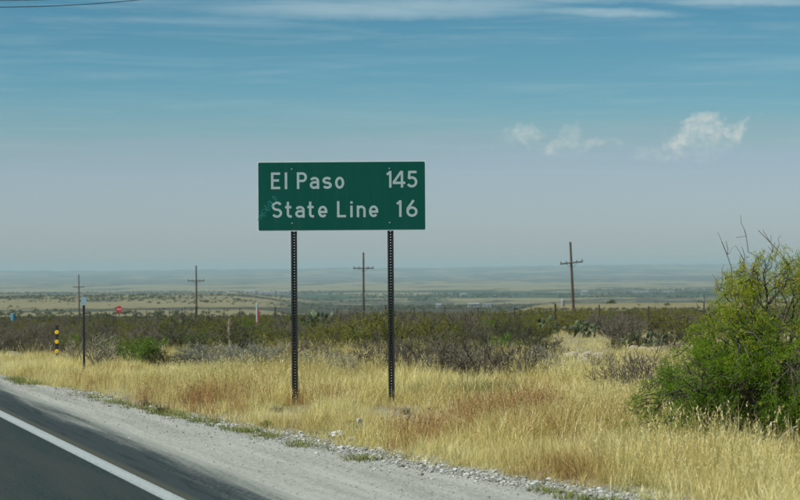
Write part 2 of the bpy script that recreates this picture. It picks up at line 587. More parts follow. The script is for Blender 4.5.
M['sign_green'] = plain('sign_green', (0.0004, 0.068, 0.052), (0.0004, 0.060, 0.046), 3.0, rough=0.6)
_t = NT(M['sign_green'].node_tree)
_co = _t.node('ShaderNodeTexCoord').outputs['Object']
_x, _y, _z = _t.sep(_co)
_n = _t.noise(_t.comb(_t.m('MULTIPLY', _x, 9.0), 0.0, _t.m('MULTIPLY', _z, 0.7)), 1.0, 6.0, 0.65)
_d = _t.step(_n, 0.45, 0.85)
_t.put(_t.n['Principled BSDF'].inputs['Base Color'], _t.mix(_t.m('MULTIPLY', _d, 0.35), _t.mix(_t.noise(_co, 1.1, 3.0), (0.0004, 0.060, 0.046), (0.0006, 0.076, 0.058)), (0.030, 0.090, 0.075)))
M['sign_green'].node_tree.nodes['Principled BSDF'].inputs['Specular IOR Level'].default_value = 0.12
M['sign_white'] = plain('sign_white', (0.34, 0.44, 0.45), (0.30, 0.395, 0.405), 6.0, rough=0.45)
M['aluminium'] = plain('aluminium', (0.55, 0.56, 0.57), (0.42, 0.43, 0.44), 5.0, rough=0.45, metal=0.7)
M['sign_rim'] = plain('sign_rim', (0.52, 0.62, 0.63), (0.47, 0.57, 0.58), 6.0, rough=0.45)
M['graffiti'] = plain('teal_marker', (0.010, 0.215, 0.205), (0.006, 0.14, 0.13), 30.0)
M['post_dark'] = plain('dark_steel', (0.016, 0.017, 0.019), (0.030, 0.031, 0.033), 9.0, rough=0.5, metal=0.2, bmp=0.1)
M['pole_wood'] = plain('weathered_pole', (0.115, 0.072, 0.042), (0.060, 0.042, 0.030), 2.0, rough=0.9, bmp=0.4, bscale=12)
M['fence_steel'] = plain('rusty_steel', (0.050, 0.036, 0.028), (0.028, 0.026, 0.024), 9.0, rough=0.8)
M['wire'] = plain('galvanised_wire', (0.13, 0.13, 0.13), (0.08, 0.07, 0.065), 2.0, rough=0.6, metal=0.3)
M['cable'] = plain('dark_cable', (0.03, 0.032, 0.034), None, 2.0)
M['red_paint'] = plain('red_sign_paint', (0.55, 0.016, 0.025), (0.42, 0.02, 0.025), 6.0, rough=0.5)
M['yellow_refl'] = plain('yellow_reflector', (0.78, 0.50, 0.02), (0.65, 0.40, 0.02), 20.0, rough=0.35)
M['pale_refl'] = plain('pale_blue_reflector', (0.24, 0.36, 0.43), (0.20, 0.31, 0.38), 20.0, rough=0.35)
M['blue_plastic'] = plain('faded_blue_plastic', (0.10, 0.27, 0.36), (0.07, 0.20, 0.28), 4.0, rough=0.5)
M['white_wall'] = plain('white_wall', (0.28, 0.28, 0.265), (0.20, 0.20, 0.19), 0.3)
M['roof_pale'] = plain('pale_metal_roof', (0.31, 0.325, 0.325), (0.23, 0.24, 0.245), 0.3, rough=0.5)
M['roof_dark'] = plain('grey_roof', (0.22, 0.22, 0.22), (0.15, 0.15, 0.15), 0.3)
M['glass_dark'] = plain('dark_window', (0.03, 0.035, 0.04), None, 1.0, rough=0.2)
M['litter'] = plain('white_plastic', (0.62, 0.63, 0.62), (0.48, 0.48, 0.47), 12.0, rough=0.5)
M['limestone'] = plain('limestone', (0.40, 0.345, 0.28), (0.26, 0.215, 0.165), 5.0, rough=0.95, bmp=0.5, bscale=14)
m, t, b, out = new_mat('pale_gravel_stone')
pt_ = t.node('ShaderNodeAttribute', attribute_name='ptint', attribute_type='INSTANCER').outputs['Fac']
sc__ = t.ramp(pt_, [(0.0, (0.13, 0.125, 0.11)), (0.3, (0.25, 0.25, 0.225)), (0.75, (0.38, 0.39, 0.36)), (1.0, (0.52, 0.53, 0.50))])
t.put(b.inputs['Base Color'], sc__)
b.inputs['Roughness'].default_value = 0.95
M['stone_pale'] = m
M['twig'] = plain('grey_brown_twig', (0.165, 0.145, 0.105), (0.095, 0.083, 0.062), 9.0, rough=0.9)
M['twig_dark'] = plain('dark_branch', (0.085, 0.072, 0.055), (0.055, 0.047, 0.037), 9.0, rough=0.9)
M['twig_grey'] = plain('silver_grey_twig', (0.37, 0.355, 0.29), (0.25, 0.24, 0.195), 9.0, rough=0.9)
M['weed'] = plain('dry_weed', (0.29, 0.26, 0.175), (0.19, 0.17, 0.115), 9.0, rough=0.9)
M['stalk'] = plain('bleached_stalk', (0.46, 0.39, 0.26), (0.34, 0.28, 0.18), 9.0, rough=0.9)

M['grass'] = foliage('dry_grass', [(0.0, (0.20, 0.085, 0.040)), (0.16, (0.36, 0.220, 0.090)), (0.34, (0.47, 0.375, 0.155)), (0.62, (0.63, 0.545, 0.25)), (0.85, (0.77, 0.705, 0.42)), (1.0, (0.84, 0.80, 0.56))], 0.38, 0.55, 0.55, inst=True)
M['russet'] = foliage('russet_grass', [(0.0, (0.22, 0.105, 0.050)), (0.5, (0.38, 0.215, 0.095)), (1.0, (0.54, 0.40, 0.18))], 0.3, 0.6, 0.4, inst=True)
M['green_grass'] = foliage('green_grass', [(0.0, (0.075, 0.110, 0.026)), (0.5, (0.165, 0.190, 0.050)), (1.0, (0.36, 0.32, 0.13))], 0.35, 0.55, 0.4, inst=True)
M['creosote'] = foliage('creosote_leaf', [(0.0, (0.085, 0.110, 0.018)), (0.45, (0.165, 0.178, 0.026)), (0.8, (0.27, 0.26, 0.034)), (1.0, (0.42, 0.36, 0.04))], 0.3, 0.5, 0.35)
M['dark_leaf'] = foliage('dark_olive_leaf', [(0.0, (0.038, 0.052, 0.018)), (0.6, (0.088, 0.102, 0.034)), (1.0, (0.16, 0.155, 0.060))], 0.25, 0.55, 0.35)
M['fresh_leaf'] = foliage('fresh_green_leaf', [(0.0, (0.075, 0.15, 0.012)), (0.6, (0.145, 0.255, 0.022)), (1.0, (0.25, 0.34, 0.04))], 0.4, 0.5, 0.25)
M['grey_leaf'] = foliage('silver_sage_leaf', [(0.0, (0.14, 0.15, 0.10)), (0.6, (0.24, 0.245, 0.17)), (1.0, (0.35, 0.345, 0.25))], 0.2, 0.7, 0.35)
M['brown_leaf'] = foliage('dry_brown_leaf', [(0.0, (0.055, 0.038, 0.026)), (0.6, (0.11, 0.080, 0.052)), (1.0, (0.20, 0.155, 0.095))], 0.2, 0.7, 0.35)
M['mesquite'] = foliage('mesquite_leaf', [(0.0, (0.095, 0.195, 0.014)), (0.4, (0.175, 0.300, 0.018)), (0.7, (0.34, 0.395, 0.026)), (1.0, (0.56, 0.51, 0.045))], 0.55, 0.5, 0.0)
M['catkin'] = foliage('yellow_catkin', [(0.0, (0.30, 0.27, 0.03)), (1.0, (0.46, 0.38, 0.05))], 0.35, 0.6, 0.0)
M['cactus'] = foliage('cactus_pad', [(0.0, (0.045, 0.066, 0.030)), (0.6, (0.085, 0.110, 0.058)), (1.0, (0.17, 0.19, 0.115))], 0.0, 0.6, 0.4)

# ------------------------------------------------------------------ ground sheet
ang = np.concatenate([np.radians(np.arange(-180, -24, 6.0)), np.radians(np.arange(-24, -14.5, 0.5)), np.radians(np.arange(-14.5, 14.5, 0.09)),
                      np.radians(np.arange(14.5, 24, 0.5)), np.radians(np.arange(24, 180, 6.0))])
rad = np.concatenate([[1.0, 4.0, 8.0], np.arange(11, 60, 0.45), np.arange(60, 130, 1.2), np.geomspace(131.5, 31000, 300)])
A, R = np.meshgrid(ang, rad)
GX, GY = R * np.sin(A), R * np.cos(A)
GZ = ground_h(GX, GY)
na, nr = len(ang), len(rad)
i = np.arange(nr - 1)[:, None] * na
j = np.arange(na)[None]
k = (j + 1) % na
GF = np.stack([i + j, i + k, i + k + na, i + j + na], -1).reshape(-1, 4)
GV = np.stack([GX, GY, GZ], -1).reshape(-1, 3)
GV = np.concatenate([GV, [[0, 0, gz(0, 0)]]])
CF = np.stack([np.full(na, len(GV) - 1), (np.arange(na) + 1) % na, np.arange(na)], -1)
vx, vy = GV[:, 0], GV[:, 1]
vd = np.maximum(vy, 1)
# vegetation map (0 grassland, 1 scrub) in bands that follow the drainage of the plain
veg = 0.15 + 0.65 * fbm(vx / 900.0, vy / 420.0, 51, 4)
veg = np.where(vd < 500, 0.75, veg)
aa = vx / vd
benchL = 1 - sstep(aa, -0.075, -0.035)
veg += benchL * sstep(vd, 500, 700) * (1 - sstep(vd, 2900, 3300)) * (-0.30 + 0.62 * np.exp(-((vd - 1330) / 130.0) ** 2) + 0.5 * np.exp(-((vd - 2450) / 200.0) ** 2) * sstep(fbm(vx / 300., vy / 300., 71), .4, .6))
spur = sstep(aa, 0.045, 0.07) * sstep(vd, 470, 560) * (1 - sstep(vd, 900, 1100))
veg += spur * -0.45
veg += (1 - benchL) * 0.30 * sstep(vd, 900, 1300) * (1 - sstep(vd, 2600, 3400))
veg += 0.45 * sstep(vd, 3600, 4200) * (1 - sstep(vd, 6000, 6800))
veg += -0.28 * sstep(vd, 6600, 7600) * (1 - sstep(vd, 9800, 11500))
veg += 0.30 * sstep(vd, 11500, 12500) * (1 - sstep(vd, 15000, 16500)) + .12 * sstep(vd, 16000, 18000)
veg += (fbm(vx / 1500.0, vy / 900.0, 57, 4) - .5) * 1.1 * sstep(vd, 3200, 5000)
veg += (fbm(vx / 2300.0, vy / 2600.0, 58, 4) - .5) * 1.3 * sstep(vd, 7000, 9000)
gu, gv = to_uv(vx, vy)
goff = gu - edge_u(gv) + .35 * (fbm(vx / .5, vy / .5, 35, 3) - .5)
grav = (1 - sstep(goff, np.interp(gv, [-4, 3, 9, 16], [.65, .42, .22, .0]), np.interp(gv, [-4, 3, 9, 16], [1.0, .75, .5, .2]))) * (vd < 120)
green = sstep(vd, 3600, 4200) * (1 - sstep(vd, 6000, 6800)) * (1 - benchL) * sstep(fbm(vx / 700., vy / 500., 61), 0.35, 0.6)
ground = mesh_np('ground', GV, [GF, CF], {'veg': veg, 'green': green, 'grav': grav}, True)
ground.materials.append(M['ground'])
go = link(bpy.data.objects.new('ground', ground))
tag(go, 'straw coloured plateau falling to a wide desert plain with far hills', kind='structure')

# ------------------------------------------------------------------ road, shoulder, markings (object frame: x = u, y = v)


def road_sheet(name, u0, u1, z, mat, label, v0=-60.0, v1=260.0, dv=1.0):
    vs = np.arange(v0, v1 + dv, dv)
    a0 = u0(vs) if callable(u0) else np.full(len(vs), u0)
    a1 = u1(vs) if callable(u1) else np.full(len(vs), u1)
    nn = 8
    tt = np.linspace(0, 1, nn)
    U = a0[:, None] * (1 - tt) + a1[:, None] * tt
    V = np.repeat(vs[:, None], nn, 1)
    drop = -0.02 * np.maximum(0, V - 60)
    Z = z + drop
    P = np.stack([U, V, Z], -1).reshape(-1, 3)
    i = np.arange(len(vs) - 1)[:, None] * nn
    j = np.arange(nn - 1)[None]
    F = np.stack([i + j, i + j + 1, i + j + 1 + nn, i + j + nn], -1).reshape(-1, 4)
    me = mesh_np(name, P, [F], None, True)
    me.materials.append(mat)
    o = link(bpy.data.objects.new(name, me))
    o.location = (R_ORG[0], R_ORG[1], 0)
    o.rotation_euler = (0, 0, R_ANG)
    return tag(o, label, kind='structure')


road_sheet('road', -7.6, 1.02, 0.0, M['asphalt'], 'dark worn asphalt road with dusty paved edge')
road_sheet('gravel_shoulder', 1.0, lambda v: edge_u(v) + 0.12 + 0.22 * (fbm(v / 1.3, v * 0, 21, 4) - 0.5), -0.010, M['gravel'], 'pale compacted gravel shoulder beside the road', dv=0.25)
road_sheet('road_edge_line', -0.09, 0.085, 0.004, M['paint'], 'solid white edge line painted along the road')
cl = road_sheet('road_centre_line', -3.75, -3.63, 0.004, M['yellow_line'], 'yellow centre line painted on the road')

# ------------------------------------------------------------------ scattered stuff by geometry nodes


def gn_scatter(name, protos, P, rotz, scl, idx, ptint, label, cat=None, tilt=None):
    """points carry rotation, scale, prototype index and tint; one object, instanced meshes"""
    n = len(P)
    me = bpy.data.meshes.new(name)
    me.vertices.add(n)
    me.vertices.foreach_set('co', np.asarray(P, np.float32).ravel())
    for k_, a_ in (('scl', scl), ('ptint', ptint)):
        me.attributes.new(k_, 'FLOAT', 'POINT').data.foreach_set('value', np.asarray(a_, np.float32))
    me.attributes.new('idx', 'INT', 'POINT').data.foreach_set('value', np.asarray(idx, np.int32))
    rot = np.zeros((n, 3), np.float32)
    rot[:, 2] = rotz
    if tilt is not None:
        rot[:, :2] = tilt
    me.attributes.new('rot', 'FLOAT_VECTOR', 'POINT').data.foreach_set('vector', rot.ravel())
    o = link(bpy.data.objects.new(name, me))
    pc = bpy.data.collections.new(name + '_kinds')
    for q, (pm, mat) in enumerate(protos):
        if not pm.materials:
            for mm in (mat if isinstance(mat, (list, tuple)) else [mat]):
                pm.materials.append(mm)
        pc.objects.link(bpy.data.objects.new('%s_kind_%02d' % (name, q), pm))
    ng = bpy.data.node_groups.new(name, 'GeometryNodeTree')
    ng.interface.new_socket('Geometry', in_out='INPUT', socket_type='NodeSocketGeometry')
    ng.interface.new_socket('Geometry', in_out='OUTPUT', socket_type='NodeSocketGeometry')
    N = ng.nodes.new
    gi, gout, iop, ci = N('NodeGroupInput'), N('NodeGroupOutput'), N('GeometryNodeInstanceOnPoints'), N('GeometryNodeCollectionInfo')
    ci.inputs['Collection'].default_value = pc
    ci.inputs['Separate Children'].default_value = True
    ci.inputs['Reset Children'].default_value = True
    iop.inputs['Pick Instance'].default_value = True
    L = ng.links.new

    def attr(nm, ty):
        q = N('GeometryNodeInputNamedAttribute')
        q.data_type = ty
        q.inputs['Name'].default_value = nm
        return q.outputs['Attribute']
    L(gi.outputs[0], iop.inputs['Points'])
    L(ci.outputs[0], iop.inputs['Instance'])
    L(attr('idx', 'INT'), iop.inputs['Instance Index'])
    er = N('FunctionNodeEulerToRotation')
    L(attr('rot', 'FLOAT_VECTOR'), er.inputs[0])
    L(er.outputs[0], iop.inputs['Rotation'])
    L(attr('scl', 'FLOAT'), iop.inputs['Scale'])
    L(iop.outputs[0], gout.inputs[0])
    mod = o.modifiers.new('scatter', 'NODES')
    mod.node_group = ng
    return tag(o, label, cat, kind='stuff')


def tuft(seed, nb, h0, h1, spread, lean, width, seedhead=0.15):
    rng = np.random.default_rng(seed)
    th = rng.uniform(0, 2 * math.pi, nb)
    rr = spread * np.sqrt(rng.uniform(0, 1, nb))
    base = np.stack([rr * np.cos(th), rr * np.sin(th), np.full(nb, -0.03)], -1)
    la = th + rng.normal(0, 0.8, nb)
    ld = np.stack([np.cos(la), np.sin(la), np.zeros(nb)], -1) * (lean * rng.uniform(0.2, 1.4, nb))[:, None]
    ld += np.array([0.10, 0.0, 0.0])
    H = rng.uniform(h0, h1, nb)
    sd = np.stack([-np.sin(la + rng.normal(0, .6, nb)), np.cos(la), np.zeros(nb)], -1)
    W0 = width * rng.uniform(0.6, 1.3, nb)
    V = []
    for f in (0.0, 0.4, 0.75, 1.0):
        c = base + ld * (H * f ** 1.8)[:, None] + np.array([0, 0, 1.0]) * (H * (f - 0.18 * f * f * np.linalg.norm(ld, axis=1)))[:, None]
        w = W0 * (1 - 0.75 * f) * 0.5
        if f < 1:
            V += [c - sd * w[:, None], c + sd * w[:, None]]
        else:
            V += [c]
    V = np.stack(V, 1).reshape(-1, 3)
    i = np.arange(nb)[:, None] * 7
    Q = np.concatenate([i + np.array([[0, 1, 3, 2]]), i + np.array([[2, 3, 5, 4]])])
    T = i + np.array([[4, 5, 6]])
    acc = Acc().add(V, [Q, T], np.repeat(rng.uniform(0, 1, nb), 7))
    ns = int(nb * seedhead)
    if ns:
        tips = V.reshape(nb, 7, 3)[:ns, 6]
        P = np.repeat(tips, 5, 0) + rng.normal(0, 0.012, (ns * 5, 3)) - np.array([0, 0, 1]) * rng.uniform(0, .09, ns * 5)[:, None]
        leaves(acc, P, np.repeat(ld[:ns], 5, 0) + np.array([0, 0, 1.2]) + rng.normal(0, .5, (ns * 5, 3)), 0.035, 0.009, rng, rng.uniform(0.45, 0.95, ns * 5))
    return acc.mesh('grass_tuft')


def cull(x, y, half=0.262):
    return np.abs(x) < half * y + 1.5


# dry grass
def scatter_xy(n, d0, d1, half=0.262, seed=0):
    rng = np.random.default_rng(seed)
    d = np.sqrt(rng.uniform(d0 ** 2, d1 ** 2, n))
    a = rng.uniform(-half, half, n)
    return a * d, d, rng


tufts = [(tuft(100 + q, 18, 0.14, 0.42, 0.12, 0.70, 0.0080, 0.05), M['grass']) for q in range(5)] + \
        [(tuft(120 + q, 12, 0.30, 0.56, 0.09, 0.45, 0.0070, 0.2), M['grass']) for q in range(3)] + \
        [(tuft(130 + q, 16, 0.10, 0.22, 0.12, 0.6, 0.0085, 0.0), M['grass']) for q in range(2)]


def grass_field(seed, n, d0, d1):
    x, y, rng = scatter_xy(n, d0, d1, 0.262, seed)
    u, v = to_uv(x, y)
    eu = edge_u(v) + np.interp(v, [-4, 3, 9, 14], [.42, .30, .14, .02]) + 0.55 * (fbm(v / 0.9, u * 0 + 3, 77, 3) - 0.5) 
    off = u - eu
    dens = sstep(off, -0.05, 0.28) * np.clip(0.12 + 1.5 * (fbm(x / 1.1, y / 1.1, 83, 3) - .18), .1, 1)
    # thinner where scrub takes over, open clearings on the right with stones
    dens *= 1 - 0.75 * sstep(y + 14 * (fbm(x / 6., y / 6., 85) - .5), 44, 56) * (1 - sstep(x / y, 0.03, 0.08))
    for rpx, rpy, rw in ((583, 360, 24), (655, 351, 20), (640, 362, 14)):
        dd_ = row_depth(rpx, rpy)
        dens *= 1 - .95 * np.exp(-((x - px_x(rpx, dd_)) / (rw * 1.25 / FPX * dd_)) ** 2 - ((y - dd_ + 2.0) / 4.2) ** 2)
    keep = rng.uniform(0, 1, n) < dens
    x, y, off = x[keep], y[keep], off[keep]
    n = len(x)
    z = ground_h(x, y)
    red = sstep(fbm(x / 1.3, y / 2.6, 91, 3), 0.62, 0.76)
    for rpx, rpy, rw in ((478, 418, 9), (540, 412, 10), (205, 404, 11)):
        dd_ = FPX * CAM_H / (rpy - 272.0)
        red = np.maximum(red, np.exp(-((x - px_x(rpx, dd_)) / (rw / FPX * dd_)) ** 2 - ((y - dd_) / 0.9) ** 2) * 1.15)

    pt = np.clip(-.02 + 0.85 * fbm(x / 2.2, y / 2.2, 93, 3) + .62 * fbm(x / .55, y / .75, 94, 2) + rng.normal(0, 0.17, n) - 0.70 * red, 0, 1)
    idx = rng.integers(0, 5, n)
    tall = fbm(x / 2.4, y / 2.4, 95, 2) + rng.normal(0, .12, n)
    idx = np.where(tall > 0.56, 5 + rng.integers(0, 3, n), idx)
    idx = np.where((off < 0.35) & (rng.uniform(0, 1, n) < 0.75), 8 + rng.integers(0, 2, n), idx)
    scl = rng.uniform(0.65, 1.2, n) * np.clip(-.05 + 1.7 * fbm(x / 1.3, y / 1.7, 97, 3), .25, 1.5) * np.interp(y, [20, 30, 40, 60], [1.1, 1.05, .72, .6]) * (0.62 + 0.38 * sstep(off, 0.0, 1.2))
    for spx in (294.0, 391.0):       # trodden, mown round the sign posts
        spd = np.exp(-((x - px_x(spx, 27.9)) / .36) ** 4 - ((y - 27.5) / 1.7) ** 4)
        scl = scl * (1 - .80 * spd)
    for mpx, mpy in ((83.5, 371), (56.5, 361)):
        md = row_depth(mpx, mpy)
        scl = scl * (1 - .85 * np.exp(-((x - px_x(mpx, md)) / .35) ** 4 - ((y - md + 1.6) / 2.2) ** 4))
    return x, y, z, rng.uniform(0, 6.28, n) * 1.0, scl, idx, pt, rng.normal(0, .08, (n, 2))


parts = [grass_field(11, 78000, 14, 46), grass_field(12, 26000, 46, 95)]
cat_ = [np.concatenate([p[q] for p in parts]) for q in range(8)]
gn_scatter('dry_grass', tufts, np.stack(cat_[0:3], -1), cat_[3], cat_[4], cat_[5], cat_[6], 'dry golden grass covering the verge under the road sign', tilt=cat_[7])

# russet bunch grass in clumps
rt_ = [(tuft(160 + q, 18, 0.20, 0.46, 0.07, 0.30, 0.0075, 0.3), M['russet']) for q in range(3)]
rng = np.random.default_rng(35)
rx_, ry_ = [], []
for rpx, rpy, rw, rn in ((476, 418, 12, 60), (508, 416, 10, 45), (538, 414, 14, 75), (552, 420, 10, 35), (203, 405, 14, 75), (222, 402, 12, 45), (240, 408, 12, 30), (424, 438, 14, 45), (300, 402, 6, 16), (402, 440, 10, 24), (150, 398, 12, 20), (455, 432, 8, 20), (330, 404, 18, 14), (610, 430, 14, 14), (100, 385, 16, 16), (520, 440, 20, 12)):
    dd_ = FPX * CAM_H / (rpy - 272.0)
    rn = int(rn * .62)
    rx_.append(rng.normal(px_x(rpx, dd_), rw / FPX * dd_ * 1.1, rn))
    ry_.append(rng.normal(dd_, .8, rn))
x, y = np.concatenate(rx_), np.concatenate(ry_)
n = len(x)
gn_scatter('russet_grass', rt_, np.stack([x, y, ground_h(x, y)], -1), rng.uniform(0, 6.28, n), rng.uniform(.6, 1.15, n), rng.integers(0, 3, n), rng.uniform(0, 1, n), 'russet bunch grass standing in clumps among the golden grass')

# green weeds along the shoulder edge and in patches
gt = [(tuft(150 + q, 22, 0.03, 0.10, 0.10, 0.9, 0.010, 0.0), M['green_grass']) for q in range(3)]
rng = np.random.default_rng(31)
n = 9000
v = rng.uniform(-14, 50, n)
off = rng.normal(0.0, 0.09, n) + .10 * (fbm(v / .6, v * 0, 47, 2) - .5)
msk = sstep(fbm(v / 1.4, v * 0, 41, 3), 0.56, 0.64)
msk = np.maximum(msk, np.exp(-((v - 9.5) / 3.4) ** 2)) * (0.25 + 0.75 * (fbm(v / .35, v * 0 + 7, 43, 2) > .45))
kp = rng.uniform(0, 1, n) < msk * 0.20 * np.interp(v, [-14, 3, 6, 14], [.6, .7, 1, 1])
v, off = v[kp], off[kp]
x, y = from_uv(edge_u(v) + off, v)
x2, y2, r2 = scatter_xy(9000, 16, 50, 0.25, 33)
u2, v2 = to_uv(x2, y2)
k2 = (u2 > edge_u(v2) + 0.3) & (fbm(x2 / 0.9, y2 / 1.4, 45, 3) > 0.685)
x, y = np.concatenate([x, x2[k2]]), np.concatenate([y, y2[k2]])
n = len(x)
gn_scatter('green_grass', gt, np.stack([x, y, np.maximum(ground_h(x, y), -0.012) + .015], -1), rng.uniform(0, 6.28, n), rng.uniform(0.7, 1.5, n), rng.integers(0, 3, n), rng.uniform(0, 1, n),
           'low green weeds sprouting along the shoulder edge')


# stones
def rock_mesh(seed, flat=0.6, rough=0.28, sub=2):
    import bmesh
    bm = bmesh.new()
    bmesh.ops.create_icosphere(bm, subdivisions=sub, radius=1.0)
    rng = np.random.default_rng(seed)
    pl = [(rand_unit(1, rng)[0], rng.uniform(0.62, 0.95)) for _ in range(7)]
    for vv in bm.verts:
        p = np.array(vv.co)
        for nrm, dd in pl:
            q = p @ nrm
            if q > dd:
                p = p - nrm * (q - dd)
        p *= 1 + rough * (float(fbm(np.array([p[0] * 1.7 + seed]), np.array([p[1] * 1.7 + p[2] * 2.3]), seed)[0]) - 0.5)
        vv.co = (p[0], p[1] * 0.85, p[2] * flat)
    me = bpy.data.meshes.new('rock')
    bm.to_mesh(me)
    bm.free()
    return me


stones = [(rock_mesh(200 + q, 0.55, 0.3, 1), M['stone_pale']) for q in range(6)]
rng = np.random.default_rng(51)
n = 26000
v = rng.uniform(-14, 17, n)
v = v[rng.uniform(0, 1, n) < np.clip(1.15 - .9 * sstep(v, 4, 14) + .9 * (fbm(v / .8, v * 0, 56, 3) - .5), .04, 1)]
n = len(v)
wid = np.interp(v, [-14, -2, 3, 8, 16], [.95, .85, .60, .42, .28]) * (0.5 + 1.0 * fbm(v / 1.6, v * 0, 55, 3))
off = 0.06 + wid * rng.beta(1.3, 1.9, n) + rng.normal(0, .06, n)
off = np.where(rng.uniform(0, 1, n) < .12, off - rng.exponential(.25, n), off)
x, y = from_uv(edge_u(v) + off, v)
s = 0.005 + 0.030 * rng.beta(1.0, 4.5, n) + 0.025 * (rng.uniform(0, 1, n) > .985)
zz = np.maximum(ground_h(x, y), -0.010) + s * 0.22
v3 = rng.uniform(-14, 45, 5200)
u3 = 0.8 + (edge_u(v3) - 0.8) * rng.beta(1.9, 1.0, 5200)
x3, y3 = from_uv(u3, v3)
s3 = 0.004 + 0.018 * rng.beta(1, 5, 5200)
x, y, s, zz = np.concatenate([x, x3]), np.concatenate([y, y3]), np.concatenate([s, s3]), np.concatenate([zz, 0.0 + s3 * 0.2])
n = len(x)
gn_scatter('loose_gravel', stones, np.stack([x, y, zz], -1), rng.uniform(0, 6.28, n), s, rng.integers(0, 6, n), rng.uniform(0, 1, n), 'loose pale gravel stones between shoulder and grass')

# ------------------------------------------------------------------ the road sign
sx, sd_ = -0.838, 28.9
S_W, S_H, S_ZC = 2.44, 1.013, 3.005
sgn = empty('road_sign', (sx, sd_, gz(sx, sd_)), math.radians(0.0))
tag(sgn, 'green highway distance sign reading El Paso 145 and State Line 16', 'road sign')
zb = S_ZC - sgn.location.z        # panel centre above the sign's base


def rounded_rect(w, h, r, n=6):
    P = []
    for cx, cy, a0 in ((w / 2 - r, h / 2 - r, 0), (-w / 2 + r, h / 2 - r, 90), (-w / 2 + r, -h / 2 + r, 180), (w / 2 - r, -h / 2 + r, 270)):
        for q in range(n + 1):
            a_ = math.radians(a0 + 90.0 * q / n)
            P.append((cx + r * math.cos(a_), cy + r * math.sin(a_)))
    return P


def plate(w, h, r, y0, y1, zc, acc=None, xc=0.0):
    P = np.array(rounded_rect(w, h, r))
    n_ = len(P)
    acc = acc or Acc()
    V = np.concatenate([np.stack([P[:, 0] + xc, np.full(n_, yy), P[:, 1] + zc], -1) for yy in (y0, y1)])
    i = np.arange(n_)
    F = np.stack([i, (i + 1) % n_, (i + 1) % n_ + n_, i + n_], -1)
    acc.add(V, [F, i[None, ::-1], (i + n_)[None]])
    return acc


plate(S_W, S_H, 0.018, -0.004, 0.006, zb).obj('sign_edge', M['sign_rim'], sgn)
pan = plate(S_W - 0.034, S_H - 0.034, 0.015, -0.0075, -0.0042, zb).obj('sign_panel', M['sign_green'], sgn)

ZP = S_W / 667.0       # metres per reading unit on the panel
SW = 0.145


def arc(cx, cy, rx, ry, a0, a1, n=14):
    a_ = np.radians(np.linspace(a0, a1, n))
    return [(cx + rx * math.cos(q), cy + ry * math.sin(q)) for q in a_]


def ribbon(P, w, closed=False):
    P = np.array(P, float)
    P = P[np.concatenate([[True], np.linalg.norm(np.diff(P, axis=0), axis=1) > 1e-5])]
    if closed:
        t_ = np.roll(P, -1, 0) - np.roll(P, 1, 0)
        t_ /= np.linalg.norm(t_, axis=1, keepdims=True)
        nn = np.stack([-t_[:, 1], t_[:, 0]], -1)
    else:
        sg = np.diff(P, axis=0)
        sg /= np.linalg.norm(sg, axis=1, keepdims=True)
        ns = np.stack([-sg[:, 1], sg[:, 0]], -1)
        nn = np.concatenate([ns[:1], (ns[:-1] + ns[1:]) / np.maximum(1e-3, (1 + (ns[:-1] * ns[1:]).sum(1)))[:, None], ns[-1:]])
    n_ = len(P)
    V = np.concatenate([P + nn * w / 2, P - nn * w / 2])
    i = np.arange(n_ if closed else n_ - 1)
    k_ = (i + 1) % n_
    return V, np.stack([i, i + n_, k_ + n_, k_], -1)


